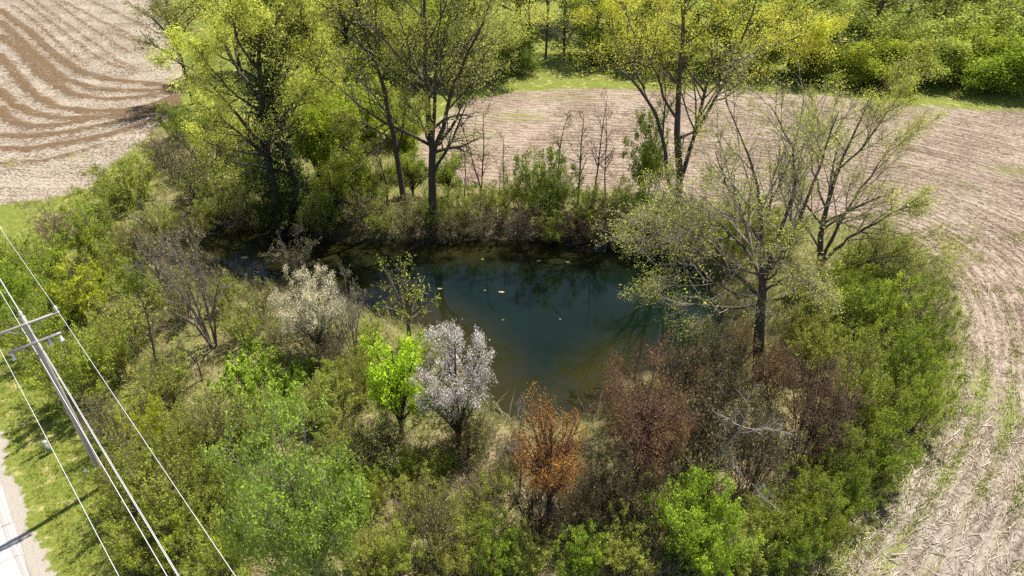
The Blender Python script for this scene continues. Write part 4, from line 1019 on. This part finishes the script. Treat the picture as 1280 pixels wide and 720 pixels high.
def wire(label, p, r, sag, name='power_wire'):
    p = np.asarray(p, float)
    pts = []
    for sgn in (-1, 1):
        L = 46.0
        for t in np.linspace(0, 1, 22):
            z = -4 * sag * t * (1 - t)
            q = p + UW * sgn * L * t + np.array([0, 0, z])
            pts.append((sgn * t, q))
    pts.sort(key=lambda a: a[0])
    P_ = np.array([[q for t, q in pts if True]])
    P_ = np.delete(P_, 22, 1)
    o = link(name, mk_mesh('wire', *tubes(P_, np.full(P_.shape[:2], r), 6), smooth_shade=True), M_WIRE)
    tag(o, label, 'wire', 'power wires')
W = [t + pb for t in tops]
wire('leftmost thin white power wire, passing nearest the road', W[0], .0095, .55)
wire('rightmost white power wire, on the outer end of the upper crossarm', W[1], .0095, .55)
wire('middle white power wire running over the pole top', W[2], .0095, .55)
wire('thicker pale cable running close against the pole', pb + RM @ np.array([-.12, -.14, 8.6]), .013, .6, 'cable')
wire('thin pale cable just under the lower crossarm', pb + RM @ np.array([.14, .16, 8.9]), .010, .5, 'cable')

# small things on the verge
q = on_ground(63, 566)
ped = empty('cable_pedestal', q); tag(ped, 'small grey-green cable pedestal standing in the verge grass', 'utility box')
link('body', mk_mesh('body', *bx((0, 0, .35), (.24, .2, .8), RM)), plain_material('pedestal_material', (.28, .33, .27), .6, 0, .15), ped)
link('cap', mk_mesh('cap', *lathe([(.17, .75), (.175, .8), (.12, .9), (.01, .93)], 4)), plain_material('pedestal_cap_material', (.36, .4, .35), .6, 0, .1), ped)
q = on_ground(108, 590); brng = np.random.RandomState(12)
V, F = lathe([(.03, .0), (.2, .03), (.24, .12), (.17, .2), (.04, .24)], 11)
V = .6 * V * (1 + brng.normal(0, .16, V.shape)) * [1, .75, 1]
bag = link('litter_bag', mk_mesh('litter_bag', V, F), plain_material('bag_material', (.5, .54, .6), .4, 0, .08)); bag.location = tuple(q)
tag(bag, 'crumpled pale plastic bag lying beside the pole foot', 'litter')

# ------------------------------------------------------------------ small things on the water
leaf_rng = np.random.RandomState(77)
for i, (px, py, r, lab) in enumerate([(626, 365, .35, 'larger pale leaf raft floating near the middle of the pond'), (549, 361, .42, 'tan scum patch floating by the trunk reflection'), (603, 324, .22, 'small tan leaf patch floating by the far bank below the forked tree'),
        (674, 326, .28, 'small tan leaf patch floating at the middle of the far bank'), (711, 328, .36, 'yellow-green scum patch floating near the far bank'), (629, 400, .16, 'small white floating leaf at the pond centre'),
        (606, 363, .13, 'tiny white floating speck left of the larger leaf raft'), (700, 399, .14, 'faint floating leaf right of the pond centre'), (775, 356, .2, 'small tan floating patch toward the right end of the pond'), (612, 425, .13, 'lowest small pale leaf floating on the open water'), (322, 340, .5, 'pale scum patch floating in the shallow left arm'), (345, 318, .6, 'brown scum streak floating in the shallow left arm'), (305, 322, .5, 'tan leaf scum by the left shore of the shallow arm'), (262, 292, .6, 'yellow-brown scum mat at the far left tip of the water')]):
    c = gp(px, py, WATER_Z)
    a = np.linspace(0, 2 * math.pi, 14, endpoint=False)
    rr = .65 * r * leaf_rng.uniform(.4, 1.25, 14); el = leaf_rng.uniform(.4, .8)
    top = np.stack([np.cos(a) * rr, np.sin(a) * rr * el, np.full(14, .016)], 1); bot = top * [1.03, 1.03, 0] + [0, 0, -.02]
    V = np.vstack([top, bot, [[0, 0, .03]]])
    F = [(j, (j + 1) % 14, 28) for j in range(14)] + [t for j in range(14) for t in ((14 + j, 14 + (j + 1) % 14, (j + 1) % 14), (14 + j, (j + 1) % 14, j))]
    o = link('floating_scum', mk_mesh('floating_scum', V, F), plain_material('scum_material', (.30, .25, .12) if i % 3 else (.42, .36, .22), .8, 0, .4, 6))
    o.location = tuple(c); tag(o, lab, 'scum', 'floating scum and leaves')

# ------------------------------------------------------------------ stuff: straw, grass, dead stems
def blades(rng, pos, n, hgt, wid, spread, lean):
    """tufts of bent blades at pos"""
    M = len(pos) * n
    b = np.repeat(pos, n, 0) + np.c_[rng.normal(0, spread, (M, 2)), np.zeros(M)]
    h = hgt * np.exp(rng.normal(0, .35, M)); az = rng.uniform(0, 6.283, M); le = np.abs(rng.normal(0, lean, M))
    d = np.stack([np.cos(az) * le, np.sin(az) * le, np.ones(M)], 1)
    tip = b + d * h[:, None]
    sd = np.stack([-np.sin(az), np.cos(az), np.zeros(M)], 1) * wid
    mid = b + d * h[:, None] * np.array([.35, .35, .6])
    V = np.stack([b - sd, b + sd, mid + sd * .8, mid - sd * .8, tip], 1).reshape(-1, 3)
    k = np.arange(M)[:, None] * 5
    F = np.vstack([k + [0, 1, 2], k + [0, 2, 3], k + [3, 2, 4]])
    c = np.repeat(np.repeat(rng.rand(len(pos)) * .6, n) + rng.rand(M) * .4, 5)
    return V, F, c
def scatter(rng, n, x0, x1, y0, y1, keep):
    """random points, denser toward the near side"""
    u = rng.rand(n); y = y0 * (y1 / y0) ** u
    x = rng.uniform(x0, x1, n)
    k = keep(x, y) & (np.abs(x) < 0.80 * y + 12)
    x, y = x[k], y[k]
    return np.stack([x, y, height(x, y)], 1)
rng = np.random.RandomState(400)
def scrub(x, y):
    return (sdist(x, y, POND) > .4) & (sdist(x, y, FIELD_R) > -.3) & (sdist(x, y, FIELD_L) > -.3) & (roadd(x, y) < -7.5) & (y < 74)
def vergez(x, y):
    return (roadd(x, y) < -1.3) & (roadd(x, y) > -9.5)
pts = scatter(rng, 34000, -48, 40, 14, 74, scrub)
pt2 = pts[rng.rand(len(pts)) < .55]
V, F, c = blades(rng, pt2, 7, .34, .018, .16, .6)
o = link('grass', mk_mesh('grass', V, F, {"rnd": ('FLOAT', c)}), M_LEAF, None, (.30, .32, .07)); tag(o, 'green and olive grass among the shrubs', 'grass', kind='stuff')
pt3 = pts[rng.rand(len(pts)) < .45]
V, F, c = blades(rng, pt3, 6, .5, .014, .2, .8)
o = link('dead_grass', mk_mesh('dead_grass', V, F, {"rnd": ('FLOAT', c)}), M_STRAW, None, (.44, .35, .22)); tag(o, 'tan dead grass and stems among the shrubs', 'dead grass', kind='stuff')
pv = scatter(rng, 18000, -42, -5, 13, 40, vergez)
V, F, c = blades(rng, pv, 5, .16, .014, .12, .8)
o = link('verge_grass', mk_mesh('verge_grass', V, F, {"rnd": ('FLOAT', c)}), M_LEAF, None, (.25, .285, .05)); tag(o, 'short tufted grass on the road verge', 'grass', kind='stuff')
# maize stalk litter on the right field
def stalks(pos, Lm, r, rowdir, name, label, col):
    M = len(pos)
    az = np.where(rng.rand(M) < .72, rowdir(pos) + rng.normal(0, .3, M), rng.uniform(0, 6.283, M))
    L = Lm * np.exp(rng.normal(0, .5, M)); dz = rng.normal(0, .12, M)
    d = np.stack([np.cos(az), np.sin(az), dz], 1) * L[:, None] * .5
    c = pos + [0, 0, .03] + np.c_[np.zeros((M, 2)), np.abs(dz) * L * .5]
    P_ = np.stack([c - d, c + d], 1)
    V, F = tubes(P_, np.repeat((r * np.exp(rng.normal(0, .4, M)))[:, None], 2, 1), 3)
    F = F.reshape(M, 3, 4)[:, :3].reshape(-1, 4)
    o = link(name, mk_mesh(name, V, F, {"rnd": ('FLOAT', np.repeat(rng.rand(M), 6))}), M_STRAW, None, col); tag(o, label, 'straw', kind='stuff')
def inR(x, y): return sdist(x, y, FIELD_R) < .4
ps = scatter(rng, 76000, 4, 75, 13, 80, inR)
def rdir(p):
    e = .3
    gx = along(p[:, 0] + e, p[:, 1], EDGE_R)[0] - along(p[:, 0] - e, p[:, 1], EDGE_R)[0]; gy = along(p[:, 0], p[:, 1] + e, EDGE_R)[0] - along(p[:, 0], p[:, 1] - e, EDGE_R)[0]
    return np.arctan2(gy, gx) + math.pi / 2
stalks(ps, .33, .0115, rdir, 'straw', 'loose pale maize stalks strewn over the right stubble field', (.56, .48, .375))
def weedy(x, y):
    rw, _ = along(x, y, EDGE_R)
    ins = sdist(x, y, FIELD_R) < 0
    strip = (np.sin(rw * 2 * math.pi / 1.55) > .1) & (rw < 9.5) & (vnoise(x, y, 4.5, 33) > -.16) & (y > 20) & (y < 42)
    return ins & ((rw < 1.3) | strip | (vnoise(x, y, 3, 31) > .33))
pw = scatter(rng, 34000, 4, 45, 13, 60, weedy)
V, F, c = blades(rng, pw, 6, .12, .016, .16, 1.0)
o = link('field_weeds', mk_mesh('field_weeds', V, F, {"rnd": ('FLOAT', c)}), M_LEAF, None, (.22, .265, .045)); tag(o, 'low green weeds along the edge of the stubble field', 'weeds', kind='stuff')
